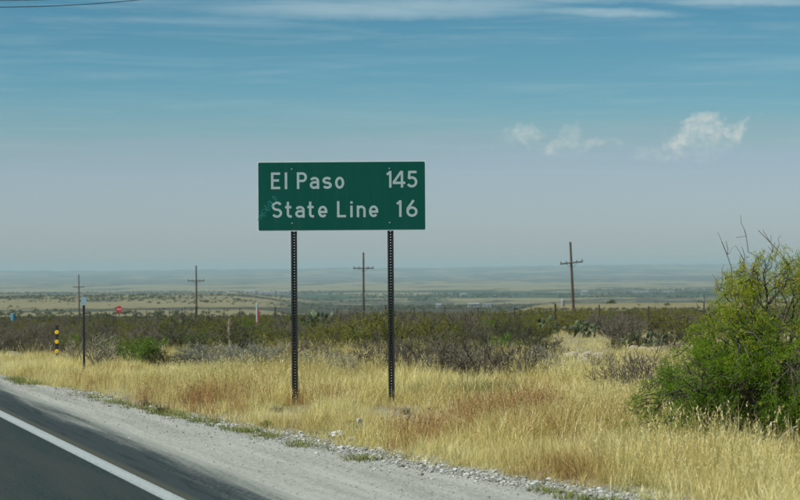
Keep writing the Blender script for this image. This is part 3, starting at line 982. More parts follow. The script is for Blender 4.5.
def glyph(ch, w, s):
    """strokes (centre lines) in units of the capital height, box width w"""
    h = s / 2
    x0, x1, xm = h, w - h, w / 2
    xh = 0.72
    if ch == 'E':
        return [[(x0, 0), (x0, 1)], [(x0, h), (w, h)], [(x0, .52), (w * .88, .52)], [(x0, 1 - h), (w, 1 - h)]]
    if ch == 'l':
        return [[(xm, 0), (xm, 1.0)]]
    if ch == 'P':
        return [[(x0, 0), (x0, 1)], [(x0, 1 - h)] + [(xm + .02, 1 - h)] + arc(x1 - .19, .705, .19, .22, 90, -90, 12) + [(x0, .485)]]
    if ch == 'a':
        return [[(x1, 0), (x1, xh * .66)] + arc(xm, xh * .66, x1 - xm, xh - h - xh * .66, 0, 160, 12),
                arc(xm + .01, .235, (x1 - x0) / 2 + .005, .16, 60, 300, 16) and [(x1, .40)] + arc(xm - .02, .235, xm - .02 - x0, .165, 90, 270, 12) + [(x1, .12)]]
    if ch in 'sS':
        H = xh if ch == 's' else 1.0
        r1 = (H - s) / 4
        rx = (x1 - x0) / 2
        return [arc(xm, H - h - r1, rx, r1, 25, 180, 10) + arc(xm, H - h - r1, rx, r1, 190, 262, 5) + arc(xm, h + r1, rx, r1, 82, 0, 7) + arc(xm, h + r1, rx, r1, -12, -155, 10)]
    if ch == 'o':
        return [('c', arc(xm, xh / 2, (x1 - x0) / 2, xh / 2 - h, 0, 345, 24))]
    if ch == 't':
        return [[(w * .42, .98), (w * .42, .22)] + arc(w * .42 + .15, .22, .15, .22 - h, 190, 275, 7) + [(w, h)], [(0, xh - h), (w * .95, xh - h)]]
    if ch == 'e':
        return [arc(xm, xh / 2, (x1 - x0) / 2, xh / 2 - h, -8, 318, 26), [(x0, xh * .47), (x1 + h * .9, xh * .47)]]
    if ch == 'L':
        return [[(x0, 0), (x0, 1)], [(x0, h), (w, h)]]
    if ch == 'i':
        return [[(xm, 0), (xm, xh)], [(xm, xh + .12), (xm, xh + .12 + s)]]
    if ch == 'n':
        return [[(x0, 0), (x0, xh)], [(x0, xh * .62)] + arc(xm, xh * .62, (x1 - x0) / 2, xh - h - xh * .62, 165, 0, 12) + [(x1, 0)]]
    if ch == '1':
        return [[(x1, 0), (x1, 1)], [(x1, .96), (x1 - .10, .84), (0, .80)]]
    if ch == '4':
        return [[(w * .74, 0), (w * .74, 1)], [(w * .70, .97), (h * .5, .30)], [(0, .28), (w, .28)]]
    if ch == '5':
        return [[(w * .93, 1 - h), (x0 + .06, 1 - h), (x0 + .03, .52)], [(x0 + .02, .53)] + arc(xm - .03, .335, x1 - xm + .03, .335 - h, 115, -150, 18)]
    if ch == '6':
        return [('c', arc(xm, .315, (x1 - x0) / 2, .315 - h, 0, 345, 24)), [(x0, .33), (x0 + .02, .52), (xm - .02, .82), (xm + .10, 1.0)]]
    return []


def put_text(items, yb, cap):
    for ch, xa, xb in items:
        w = (xb - xa) / cap
        acc = Acc()
        for q, st in enumerate(glyph(ch, w, SW)):
            closed = isinstance(st, tuple)
            V, F = ribbon(st[1] if closed else st, SW, closed)
            X = (xa + V[:, 0] * cap - 408.5) * ZP
            Z = zb - (yb - V[:, 1] * cap - 205.5) * ZP
            acc.add(np.stack([X, np.full(len(X), -0.0085 - 0.0004 * q), Z], -1), F)
        acc.obj('letter' if ch.isalpha() else 'digit', M['sign_white'], sgn)


put_text([('E', 130, 166), ('l', 183, 195), ('P', 232, 272), ('a', 283, 320), ('s', 333, 370), ('o', 383, 419)], 177, 66)
put_text([('1', 587, 606), ('4', 611, 660), ('5', 668, 708)], 174, 66)
put_text([('S', 132, 173), ('t', 185, 211), ('a', 225, 262), ('t', 273, 299), ('e', 315, 352), ('L', 390, 425), ('i', 441, 453), ('n', 468, 503), ('e', 516, 553)], 290, 64)
put_text([('1', 626, 645), ('6', 664, 708)], 290, 66)

# scratched scribble of teal marker on the lower left of the panel
acc = Acc()
rg = random.Random(5)
for q in range(5):
    x_, y_ = 82 + q * 14, 290 - q * 17
    pts = [(x_ + 9 * math.sin(a_ * 1.7 + q) + a_ * 1.6, y_ - 12 * math.cos(a_ * 1.3 + q * 2) - a_ * 1.5) for a_ in np.linspace(0, 5.2, 22)]
    V, F = ribbon(pts, 2.0)
    acc.add(np.stack([(V[:, 0] - 408.5) * ZP, np.full(len(V), -0.0082 - 0.00015 * q), zb - (V[:, 1] - 205.5) * ZP], -1), F)
acc.obj('graffiti', M['graffiti'], sgn)
for bx in (212, 597.5):
    for by in (98, 312):
        a2 = Acc()
        X, Z = (bx - 408.5) * ZP, zb - (by - 205.5) * ZP
        a2.tube([(X, -0.0076, Z), (X, -0.014, Z)], 0.011, 6)
        a2.obj('bolt', M['aluminium'], sgn)


def channel_post(acc, x, y, z0, z1, w=0.088, dep=0.05, pitch_=0.04, hr=0.008):
    """perforated steel channel: a web with a row of round holes, two flanges and lips"""
    th = 0.005
    for s_ in (-1, 1):
        acc.box((x + s_ * (w / 2 - 0.013), y, (z0 + z1) / 2), (0.026, th, z1 - z0))
        acc.box((x + s_ * (0.5 * 0.036), y + dep / 2 + th / 2, (z0 + z1) / 2), (th, dep, z1 - z0))
    nseg = int((z1 - z0) / pitch_)
    hw = 0.0175
    for q in range(nseg):
        zc_ = z0 + (q + 0.5) * pitch_
        a_ = np.radians(np.arange(0, 360, 45) + 22.5)
        inner = np.stack([hr * np.cos(a_), hr * np.sin(a_)], -1)
        outer = np.array([(hw, .45), (.45, 1), (-.45, 1), (-hw, .45), (-hw, -.45), (-.45, -1), (.45, -1), (hw, -.45)], float)
        outer[:, 0] = [hw, hw * .45, -hw * .45, -hw, -hw, -hw * .45, hw * .45, hw]
        outer[:, 1] *= pitch_ / 2
        outer[[1, 2], 1] = pitch_ / 2
        outer[[5, 6], 1] = -pitch_ / 2
        co_ = np.array([(hw, pitch_ / 2), (-hw, pitch_ / 2), (-hw, -pitch_ / 2), (hw, -pitch_ / 2)])
        P = np.concatenate([inner, outer, co_])
        V = np.stack([P[:, 0] + x, np.full(len(P), y + dep), P[:, 1] + zc_], -1)
        i = np.arange(8)
        acc.add(V, [np.stack([i, (i + 1) % 8, (i + 1) % 8 + 8, i + 8], -1), np.array([[8, 16, 9], [10, 17, 11], [12, 18, 13], [14, 19, 15]])])
    return acc


for pxx in (294.0, 390.6):
    X = px_x(pxx, sd_) - sx
    # the posts follow the picture's slight lean of a real sign: plumb here
    zg = gz(sx + X, sd_) - sgn.location.z
    p_ = channel_post(Acc(), X, 0.012, zg - 0.4, zb + S_H / 2 - 0.04).obj('post', M['post_dark'], sgn)
for zz_ in (-0.3, 0.3):
    Acc().box((0, 0.0085, zb + zz_), (S_W - 0.3, 0.005, 0.05)).obj('stringer', M['aluminium'], sgn)

# ------------------------------------------------------------------ small roadside markers
d_ = row_depth(83.5, 371)
X = px_x(83.5, d_)
sc_ = FPX / d_
dl = empty('delineator_post', (X, d_, gz(X, d_)))
tag(dl, 'thin dark delineator post with pale blue reflector on the left verge', 'delineator')
hp = (371 - 306) / sc_
channel_post(Acc(), 0, 0, -0.3, hp + 0.12, w=0.05, dep=0.028, pitch_=0.05, hr=0.005).obj('post', M['post_dark'], dl)
plate(0.105, 0.17, 0.02, -0.012, -0.005, hp + 0.09).obj('reflector_plate', M['pale_refl'], dl)

d_ = row_depth(56.5, 361)
X = px_x(56.5, d_)
sc_ = FPX / d_
om = empty('object_marker', (X, d_, gz(X, d_)))
tag(om, 'short black marker post with three round yellow reflectors at far left', 'marker post')
hp = (361 - 327) / sc_
channel_post(Acc(), 0, 0, -0.3, hp + 0.03, w=0.06, dep=0.03, pitch_=0.06, hr=0.006).obj('post', M['post_dark'], om)
plate(0.065, hp * 0.78, 0.015, -0.008, -0.003, hp * 0.66).obj('backing_plate', M['post_dark'], om)
for q in (332.5, 342.0, 351.5):
    zc_ = (361 - q) / sc_
    a_ = Acc()
    a_.tube([(0, -0.0085, zc_), (0, -0.020, zc_), (0, -0.024, zc_)], [0.048, 0.048, 0.036], 14)
    a_.obj('reflector', M['yellow_refl'], om)

# red do-not-enter sign far off on the left
d_ = 250.0
X = px_x(118.7, d_)
dn = empty('do_not_enter_sign', (X, d_, gz(X, d_)))
tag(dn, 'small round red sign with white bar far off on the left', 'road sign')
zc_ = (CAM_H - (309.3 - 274.0) / (FPX / d_)) - dn.location.z
Acc().box((0, 0.04, (zc_ + 0.2) / 2), (0.09, 0.05, zc_ + 0.6)).obj('post', M['fence_steel'], dn)
a_ = Acc()
a_.tube([(0, 0.006, zc_), (0, -0.006, zc_)], 0.42, 24)
a_.obj('disc', M['red_paint'], dn)
Acc().box((0, -0.010, zc_), (0.56, 0.006, 0.15)).obj('white_bar', M['sign_white'], dn)

# white and red marker post by the fence
d_ = 92.0
X = px_x(256.6, d_)
mk = empty('utility_marker', (X, d_, gz(X, d_)))
tag(mk, 'slim white and red utility marker post standing in the scrub', 'marker post')
zt = CAM_H - (303.5 - 273) * d_ / FPX - mk.location.z
Acc().tube([(0, 0, -0.3), (0, 0, zt * 0.985), (0, 0, zt)], [0.045, 0.045, 0.03], 8).obj('post', M['sign_white'], mk)
Acc().tube([(0.072, 0.0, -0.3), (0.072, 0, zt * 0.80), (0.072, 0, zt * 0.82)], [0.030, 0.030, 0.015], 8).obj('red_sleeve', M['red_paint'], mk)

# blue drum
d_ = 240.0
X = px_x(12.8, d_)
bt = empty('blue_drum', (X, d_, gz(X, d_)))
tag(bt, 'faded blue plastic drum behind the scrub at the left edge', 'drum')
zt = CAM_H - (313.5 - 274.7) * d_ / FPX - bt.location.z
r_ = 0.30
Acc().tube([(0, 0, -0.05), (0, 0, .04), (0, 0, zt * .33), (0, 0, zt * .345), (0, 0, zt * .36), (0, 0, zt * .66), (0, 0, zt * .675), (0, 0, zt * .69), (0, 0, zt - .05), (0, 0, zt)],
           [r_ * .93, r_, r_, r_ * 1.05, r_, r_, r_ * 1.05, r_, r_, r_ * .92], 20).obj('body', M['blue_plastic'], bt)
Acc().tube([(r_ * .45, 0, zt + .001), (r_ * .45, 0, zt + .04)], 0.05, 10).obj('cap', M['sign_white'], bt)

# ------------------------------------------------------------------ wire fence parallel to the road
fx0, fy0 = 6.4, 83.0
fdir = np.array([-math.sin(math.radians(18.7)), math.cos(math.radians(18.7))])
fpts = []
for k_ in range(-7, 30):
    q = np.array([fx0, fy0]) + fdir * (4.45 * k_)
    fpts.append((q[0], q[1], gz(q[0], q[1])))
fen = empty('wire_fence', (fx0, fy0, gz(fx0, fy0)))
tag(fen, 'barbed wire fence on thin dark posts running through the scrub', 'fence')
o0 = np.array(fen.location)
rg = random.Random(3)
for q, p in enumerate(fpts):
    P = np.array(p) - o0
    wood = q % 5 == 2
    h_ = 1.18 + rg.uniform(-.08, .10) + (0.12 if wood else 0)
    a_ = Acc()
    lx, ly = rg.uniform(-.05, .05), rg.uniform(-.05, .05)
    if wood:
        a_.tube([P + np.array([0, 0, -.3]), P + np.array([lx, ly, h_])], [0.045, 0.040], 7)
    else:
        a_.box(P + np.array([0, 0, h_ / 2 - .15]), (0.050, 0.008, h_ + .3), tint=0)
        a_.box(P + np.array([0, 0.025, h_ / 2 - .15]), (0.010, 0.042, h_ + .3))
    a_.obj('post', M['fence_steel'], fen)
for wz in (0.30, 0.55, 0.80, 1.04):
    pts = []
    for q in range(len(fpts) - 1):
        p0, p1 = np.array(fpts[q]), np.array(fpts[q + 1])
        for f in (0, .5):
            pts.append(p0 * (1 - f) + p1 * f - o0 + np.array([0, -0.03, wz - (0.03 if f else 0)]))
    Acc().tube(pts, 0.0045, 4).obj('wire', M['wire'], fen)

# ------------------------------------------------------------------ utility poles
def utility_pole(px, ytop, yarm, arm_px, d, lean_px, label, arm_tilt=0.0, yaw=0.0):
    X = px_x(px, d)
    s_ = FPX / d
    hor = 272.0 - math.tan(roll) * (px - 400)
    z0 = gz(X, d)
    o = empty('utility_pole', (X, d, z0))
    tag(o, label, 'utility pole', 'utility poles crossing the plain')
    zt = CAM_H + (hor - ytop) / s_ - z0
    za = CAM_H + (hor - yarm) / s_ - z0
    lean = lean_px / s_
    sh = 0.0070 * zt       # undo the frame's own tilt
    a_ = Acc()
    fr = np.linspace(0, 1, 6)
    top = np.array([lean, 0, zt])
    a_.tube([top * f + np.array([0, 0, -.8 * (1 - f)]) for f in fr], 0.17 - 0.06 * fr, 9)
    a_.obj('pole', M['pole_wood'], o)
    c = top * (za / zt)
    al = arm_px / s_ / 2
    dx_, dy_ = math.cos(yaw), math.sin(yaw)
    ar = Acc()
    ends = [c + np.array([k * al * dx_, k * al * dy_ - 0.16, k * al * arm_tilt]) for k in (-1, 1)]
    ar.tube(ends, 0.075, 4)
    cr = ar.obj('cross_arm', M['pole_wood'], o)
    for k in (-0.92, -0.45, 0.45, 0.92):
        p = c + np.array([k * al * dx_, k * al * dy_ - 0.16, k * al * arm_tilt])
        ii = Acc()
        ii.tube([p + np.array([0, 0, .07]), p + np.array([0, 0, .14]), p + np.array([0, 0, .17]), p + np.array([0, 0, .24])], [.03, .045, .07, .04], 7)
        ii.obj('insulator', M['glass_dark'], cr)
    for k in (-1, 1):
        br = Acc()
        br.tube([c + np.array([k * al * .5 * dx_, k * al * .5 * dy_ - .13, -.05]), c + np.array([0, -.15, -.55])], 0.018, 4)
        br.obj('brace', M['fence_steel'], o)
    return o, ends


PO = [utility_pole(573.6, 242.0, 262.8, 23, 215.0, -3.2, 'tall leaning utility pole right of the sign, arm tilted', 0.10, 0.0),
      utility_pole(363.2, 252.5, 268.2, 20.5, 265.0, 0.2, 'grey utility pole standing between the two sign posts', 0.0, 0.0),
      utility_pole(196.3, 265.5, 280.8, 17, 330.0, -0.3, 'brown utility pole halfway between sign and red disc sign', 0.0, 0.0),
      utility_pole(79.0, 274.5, 287.0, 11.5, 440.0, -0.4, 'farthest thin utility pole near the left edge of the view', 0.0, 0.0)]

# overhead cables passing high on the left, nearer the camera
for q, (ya, yb_) in enumerate(((9.3, -1.0), (2.6, -7.0))):
    d0_, d1_ = 58.0, 62.0
    pa = np.array([px_x(0, d0_), d0_, CAM_H + (274.8 - ya) * d0_ / FPX])
    pb = np.array([px_x(165, d1_), d1_, CAM_H + (273.6 - yb_) * d1_ / FPX])
    dv_ = pb - pa
    pts = [pa + dv_ * f + np.array([0, 0, 0.012 * ((f - .5) * 4.9) ** 2]) for f in np.linspace(-6, 7, 260)]
    mid = np.array(pts).mean(0)
    a_ = Acc()
    a_.tube(np.array(pts), 0.011 if q == 0 else 0.009, 5)
    w_ = a_.obj('overhead_cable', M['cable'])
    tag(w_, ('lower' if q == 0 else 'upper') + ' of two thin dark cables crossing the top left sky', 'cable', 'overhead cables')

# ------------------------------------------------------------------ shrubs


def polyline(p0, p1, n, wob, rng, sag=0.0):
    f = np.linspace(0, 1, n)[:, None]
    P = p0 * (1 - f) + p1 * f
    L = np.linalg.norm(p1 - p0)
    P[1:-1] += rng.normal(0, wob * L, (n - 2, 3))
    P[:, 2] += (sag * L * np.sin(f * math.pi))[:, 0]
    return P


def shrub(seed, h, r, stems, twigs, leaf_n, leaf_l, leaf_w, sub=2, lean=(0, 0), low=0.15):
    """multi-stemmed desert shrub: wood mesh and leaf mesh"""
    rng = np.random.default_rng(seed)
    wood, leaf = Acc(), Acc()
    tipsP, tipsD = [], []
    for q in range(stems):
        th = rng.uniform(0, 6.283)
        rr = r * math.sqrt(rng.uniform(0.02, 1))
        hh = h * rng.uniform(0.55, 1.0) * (1 - 0.45 * (rr / r) ** 2)
        p0 = np.array([math.cos(th), math.sin(th), 0]) * r * 0.08 + np.array([0, 0, -0.06])
        p1 = np.array([rr * math.cos(th) + lean[0] * h, rr * math.sin(th) + lean[1] * h, hh])
        P = polyline(p0, p1, 6, 0.05, rng, 0.06)
        wood.tube(P, np.linspace(0.016, 0.005, 6) * (h ** .5), 4, caps=False)
        for w in range(twigs):
            f = rng.uniform(low, 1.0) * 4.98
            k = int(f)
            b0 = P[k] * (1 - f + k) + P[k + 1] * (f - k)
            dr = (P[k + 1] - P[k]) / np.linalg.norm(P[k + 1] - P[k]) + rand_unit(1, rng)[0] * 0.95 + np.array([0, 0, .25])
            dr /= np.linalg.norm(dr)
            T = polyline(b0, b0 + dr * h * rng.uniform(.16, .34), 4, 0.06, rng)
            wood.tube(T, np.linspace(0.007, 0.003, 4) * (h ** .5), 3, caps=False)
            tipsP.append(T)
            for s_ in range(sub):
                f2 = rng.uniform(.25, 1) * 2.98
                k2 = int(f2)
                c0 = T[k2] * (1 - f2 + k2) + T[k2 + 1] * (f2 - k2)
                d2 = dr + rand_unit(1, rng)[0] * 0.9
                d2 /= np.linalg.norm(d2)
                T2 = polyline(c0, c0 + d2 * h * rng.uniform(.08, .2), 4, 0.05, rng)
                wood.tube(T2, np.linspace(0.0045, 0.002, 4) * (h ** .5), 3, caps=False)
                tipsP.append(T2)
    if leaf_n:
        TP = np.array(tipsP)
        k = rng.integers(0, len(TP), leaf_n)
        f = rng.uniform(.1, 1.0, leaf_n) * 2.98
        ki = f.astype(int)
        ff = (f - ki)[:, None]
        P = TP[k, ki] * (1 - ff) + TP[k, ki + 1] * ff + rng.normal(0, 0.012, (leaf_n, 3))
        D = (TP[k, 3] - TP[k, 0]) * 4 + rand_unit(leaf_n, rng) * 0.8
        clump = rng.uniform(0, 1, len(TP))[k]
        leaves(leaf, P, D, leaf_l, leaf_w, rng, np.clip(0.55 * clump + 0.45 * rng.uniform(0, 1, leaf_n), 0, 1))
    return wood, leaf


class Kind:
    def __init__(self, name, seeds, wood_mat, leaf_mat, **kw):
        self.name, self.wm, self.lm, self.h = name, wood_mat, leaf_mat, kw['h']
        self.var = []
        for s_ in seeds:
            w, l = shrub(s_, **kw)
            wme = w.mesh('branches')
            wme.materials.append(M[wood_mat])
            lme = None
            if l.n:
                lme = l.mesh('foliage')
                lme.materials.append(M[leaf_mat])
            both = Acc()
            self.var.append((wme, lme, w, l))
        self._joined = None

    def place(self, x, y, s, rz, v, label, group=None, cat='shrub', name=None, sz=1.0):
        wme, lme = self.var[v % len(self.var)][:2]
        o = empty(name or self.name, (x, y, gz(x, y) - 0.02), rz)
        o.scale = (s, s, s * sz)
        tag(o, label, cat, group)
        link(bpy.data.objects.new('branches', wme), o)
        if lme:
            link(bpy.data.objects.new('foliage', lme), o)
        return o

    def joined(self):
        """one mesh per variant with both materials, for the scattered mass"""
        out_ = []
        for wme, lme, w, l in self.var:
            V = [np.concatenate(w.V)]
            F = {k_: list(f_) for k_, f_ in w.F.items()}
            T = [np.concatenate(w.T)]
            nw = sum(len(np.concatenate(f_)) for f_ in w.F.values())
            FLw = [np.concatenate(f_) for f_ in w.F.values()]
            FLl = []
            if l.n:
                V.append(np.concatenate(l.V))
                T.append(np.concatenate(l.T))
                FLl = [np.concatenate(f_) + w.n for f_ in l.F.values()]
            me = mesh_np(self.name, np.concatenate(V), FLw + FLl, {'tint': np.concatenate(T)})
            me.materials.append(M[self.wm])
            if l.n:
                me.materials.append(M[self.lm])
                mi = np.zeros(len(me.polygons), np.int32)
                mi[nw:] = 1
                me.polygons.foreach_set('material_index', mi)
            out_.append(me)
        return out_


K = {
    'olive': Kind('creosote_bush', (301, 302, 303), 'twig_dark', 'creosote', h=1.1, r=0.85, stems=15, twigs=12, leaf_n=6500, leaf_l=0.036, leaf_w=0.019),
    'dark': Kind('tarbush', (311, 312, 313), 'twig_dark', 'dark_leaf', h=0.95, r=0.85, stems=15, twigs=12, leaf_n=4200, leaf_l=0.032, leaf_w=0.017),
    'fresh': Kind('green_bush', (321, 322), 'twig', 'fresh_leaf', h=0.65, r=0.62, stems=16, twigs=12, leaf_n=6000, leaf_l=0.032, leaf_w=0.016, low=0.05),
    'grey': Kind('sage_bush', (331, 332), 'twig_grey', 'grey_leaf', h=0.75, r=0.65, stems=22, twigs=13, leaf_n=5200, leaf_l=0.030, leaf_w=0.010),
    'bare': Kind('bare_bush', (341, 342, 343), 'twig', 'brown_leaf', h=1.0, r=0.80, stems=20, twigs=13, leaf_n=1800, leaf_l=0.026, leaf_w=0.012, sub=3),
    'wisp': Kind('dry_weed', (351, 352), 'weed', 'grass', h=0.8, r=0.45, stems=22, twigs=7, leaf_n=0, leaf_l=0.03, leaf_w=0.01, sub=1),
}


def put(kind, px, pyb, hpx, v, label, group=None, name=None, sz=1.0):
    d = row_depth(px, pyb)
    s = hpx / (FPX / d) / K[kind].h
    return K[kind].place(px_x(px, d), d, s, random.uniform(0, 6.28), v, label, group, name=name, sz=sz)


# the shrubs one can pick out
put('fresh', 122, 363, 29, 0, 'bright green leafy bush just right of the thin dark delineator post')
put('fresh', 146, 367, 31, 1, 'broad fresh green bush at the left, below the red disc sign')
put('dark', 165, 370, 24, 0, 'low dark grey-green bush at the grass edge left of the sign')
put('fresh', 32, 350, 12, 0, 'small green plant low in the scrub at the far left')
put('fresh', 366, 352, 27, 1, 'rounded bright green bush between the two sign posts')
put('olive', 440, 352, 36, 0, 'yellow-green creosote bush just right of the right sign post')
put('fresh', 506, 356, 24, 0, 'bright green low bush behind the bare brown twigs')
put('olive', 538, 340, 22, 1, 'olive creosote bush in front of the fence beside the cactus')
put('fresh', 597, 391, 14, 1, 'small green sprig in the grass right of the grey bush')
put('fresh', 432, 352, 9, 0, 'tiny green plant at the foot of the creosote bush')
for q, (a_, b_, c_, l_) in enumerate([(208, 371, 30, 'silver grey bush left of the sign above the red grass'), (243, 376, 34, 'tall silver bush just left of the left sign post'),
                                      (268, 378, 36, 'wide silver bush touching the left sign post'), (322, 379, 32, 'silver bush just right of the left sign post'),
                                      (346, 380, 26, 'pale silver bush midway between the sign posts'), (188, 366, 22, 'small silver bush behind the dark bush on the left')]):
    put('grey', a_, b_, c_, q, l_, 'silver bushes behind the sign')
for q, (a_, b_, c_, l_) in enumerate([(300, 368, 30, 'brown bare bush directly behind the left sign post'), (378, 373, 38, 'brown bare bush directly behind the right sign post'),
                                      (418, 377, 42, 'grey-brown bare bush just right of the right sign post'), (448, 383, 54, 'tall bare brown bush with thin rising twigs right of the sign'),
                                      (482, 387, 56, 'tallest bare dark brown bush right of the sign'), (516, 388, 50, 'bare brown bush at the right end of the twiggy row'),
                                      (622, 398, 44, 'bare grey-brown bush left of the big green bush'), (648, 392, 46, 'bare grey bush touching the big green bush'),
                                      (600, 372, 22, 'small bare bush among the pale stones'), (555, 360, 18, 'round grey tumbleweed bush in the open grass')]):
    put('bare', a_, b_, c_, q, l_, 'bare twiggy bushes')
for q, (a_, b_, c_, l_) in enumerate([(74, 367, 32, 'pale dry weed just left of the delineator post'), (98, 368, 38, 'tall pale dry weed just right of the delineator post'), (110, 366, 30, 'pale dry weed leaning over the green bush')]):
    put('wisp', a_, b_, c_, q, l_, 'dry weeds by the delineator')
for q, (a_, b_, c_, l_) in enumerate([(640, 352, 24, 'dark green shrub behind the pale stone heap'), (668, 350, 30, 'dark green shrub at the upper left of the big bush'), (690, 344, 30, 'leafy olive shrub rising behind the big bush'), (618, 352, 16, 'low dark shrub left of the pale stone heap')]):
    put('olive' if q == 2 else 'dark', a_, b_, c_, q, l_)
# low thicket behind the sign
rgt = np.random.default_rng(371)
for q in range(120):
    a_ = rgt.uniform(112, 552)
    b_ = rgt.uniform(346, 379) - (6 if a_ < 220 else 0)
    if (100 < a_ < 178 and b_ > 345) or (355 < a_ < 378 and b_ > 344) or (496 < a_ < 516 and b_ > 350):
        continue
    kd = (('grey', 'bare', 'bare', 'dark', 'bare') if b_ > 362 else ('bare', 'dark', 'olive', 'dark', 'olive'))[int(rgt.integers(0, 5))] if a_ > 330 else (('grey', 'grey', 'bare', 'dark', 'dark') if b_ > 362 else ('dark', 'olive', 'bare', 'dark', 'olive'))[int(rgt.integers(0, 5))]
    put(kd, a_, b_, rgt.uniform(12, 28) * (1.15 if b_ < 360 else .95), q, {'grey': 'silver grey bush in the low thicket behind the sign posts', 'bare': 'twiggy brown bush in the low thicket behind the sign posts',
        'dark': 'dark leafy bush in the low thicket behind the sign posts', 'olive': 'olive leafy bush in the low thicket behind the sign posts'}[kd], 'low thicket bushes behind the sign, ' + kd)
for q in range(28):
    a_, b_ = rgt.uniform(545, 690), rgt.uniform(346, 398)
    if 556 < a_ < 668 and 348 < b_ < 376:
        b_ += 28
    put(('bare', 'dark', 'bare')[q % 3], a_, b_, rgt.uniform(9, 17), q, 'leafy dark tussock in the open grass left of the big bush' if q % 3 == 1 else 'small twiggy tussock in the open grass left of the big bush', 'tussocks in the open grass' + (' with leaves' if q % 3 == 1 else ''))
for q in range(12):
    put('fresh', rgt.uniform(20, 530), rgt.uniform(337, 352), rgt.uniform(13, 22), q, 'bright green bush scattered in the dark scrub belt', 'green bushes of the scrub belt')
for q in range(14):
    put('bare', rgt.uniform(285, 525) if q < 11 else rgt.uniform(605, 630), rgt.uniform(336, 350), rgt.uniform(24, 34), q, 'tall leafless bush rising above the scrub belt', 'tall leafless bushes of the scrub belt')
for q in range(16):
    a_ = rgt.uniform(90, 620)
    put(('dark', 'fresh', 'bare')[q % 3], a_, rgt.uniform(386, 428) + max(0, a_ - 350) * .06, rgt.uniform(7, 12), q, 'low weed growing in the golden grass of the verge', 'low weeds in the verge grass', name='verge_weed')
# bleached stalk
d_ = row_depth(228.5, 360)
X = px_x(228.5, d_)
st = empty('dry_stalk', (X, d_, gz(X, d_)))
tag(st, 'single bleached upright flower stalk rising from the silver bushes', 'plant')
Acc().tube([(0, 0, -.05), (0.01, 0, .4), (0.0, 0, .8), (.012, 0, 40 / (FPX / d_))], [.016, .014, .011, .006], 6).obj('stem', M['stalk'], st)
a_ = Acc()
rng = np.random.default_rng(9)
P = np.stack([rng.normal(0, .012, 220), rng.normal(0, .012, 220), rng.uniform(.45, 40 / (FPX / d_), 220)], -1)
leaves(a_, P, rand_unit(220, rng) + np.array([0, 0, .5]), .05, .014, rng)
a_.obj('seed_head', M['stalk'], st)

# ---- scrub belt: the nearest shrubs singly, the rest as one mass
LBL = {'olive': ('olive creosote shrub in the dense scrub belt near the fence', 'olive shrubs of the scrub belt'),
       'dark': ('dark low shrub in the dense scrub belt near the fence', 'dark shrubs of the scrub belt'),
       'bare': ('leafless brown shrub in the dense scrub belt near the fence', 'leafless shrubs of the scrub belt')}
x, y, rng = scatter_xy(2700, 47, 135, 0.25, 401)
fr = x / y
near_lim = np.interp(fr, [-0.2, -0.1, -0.04, 0.03, 0.06, 0.1, 0.2], [53, 50, 47, 50, 72, 80, 74])
gap = fbm(x / 7.0, y / 7.0, 411, 3)
kp = (y > near_lim) & (gap > 0.30) & (rng.uniform(0, 1, len(x)) < np.interp(y, [47, 75, 135], [.9, .62, .42]))
x, y, fr = x[kp], y[kp], fr[kp]
pick = fbm(x / 8.0, y / 10.0, 421, 2) + rng.normal(0, .14, len(x))
# more leafless on the far left, more olive in the middle
ko = np.interp(fr, [-.2, -.1, -.06, .04, .12, .2], [.60, .48, .33, .33, .40, .46])
kinds = np.where(pick > ko + .04, 'olive', np.where(pick > ko - .13, 'dark', 'bare'))
size = (.35 + .95 * rng.beta(1.6, 2.2, len(x))) * np.interp(y, [47, 70, 100, 135], [.80, .92, .92, .80]) * np.interp(fr, [-.2, -.06, .0, .2], [.72, .80, .95, .95])
order = np.argsort(y)
solo, mass = order[:190], order[190:]
for q in solo:
    kd = kinds[q]
    K[kd].place(x[q], y[q], size[q], rng.uniform(0, 6.28), int(rng.integers(0, 3)), LBL[kd][0], LBL[kd][1])
protos, first = [], {}
for kd in ('olive', 'dark', 'bare'):
    first[kd] = len(protos)
    protos += [(me_, None) for me_ in K[kd].joined()]
bx, by, bs = x[mass], y[mass], size[mass]
bi = np.array([first[kinds[q]] + rng.integers(0, 3) for q in mass])
x4, y4, r4 = scatter_xy(5200, 135, 560, 0.25, 431)
g4 = fbm(x4 / 22., y4 / 22., 441, 3)
k4 = (g4 > .36)
x4, y4 = x4[k4], y4[k4]
p4 = r4.uniform(0, 1, len(x4))
i4 = np.where(p4 < .38, 0, np.where(p4 < .75, 3, 6)) + r4.integers(0, 3, len(x4))
bx, by, bs, bi = np.concatenate([bx, x4]), np.concatenate([by, y4]), np.concatenate([bs, r4.uniform(.4, .8, len(x4)) * np.interp(x4 / y4, [-.2, -.06, .0, .2], [.8, .85, 1, 1])]), np.concatenate([bi, i4])
nb = len(bx)
gn_scatter('desert_scrub', protos, np.stack([bx, by, ground_h(bx, by) - .03], -1), rng.uniform(0, 6.28, nb), bs, bi, rng.uniform(0, 1, nb), 'dark desert scrub spreading beyond the fence across the plateau')

# scrub dotting the far benches and the trees of the valley floor
def blob(seed, n=70, flat=.7):
    rng = np.random.default_rng(seed)
    a_ = Acc()
    P = rand_unit(n, rng) * (rng.uniform(.35, 1, n) ** .6)[:, None]
    P[:, 2] = np.abs(P[:, 2]) * flat
    leaves(a_, P, rand_unit(n, rng) + P, .55, .38, rng)
    return a_.mesh('scrub_clump')


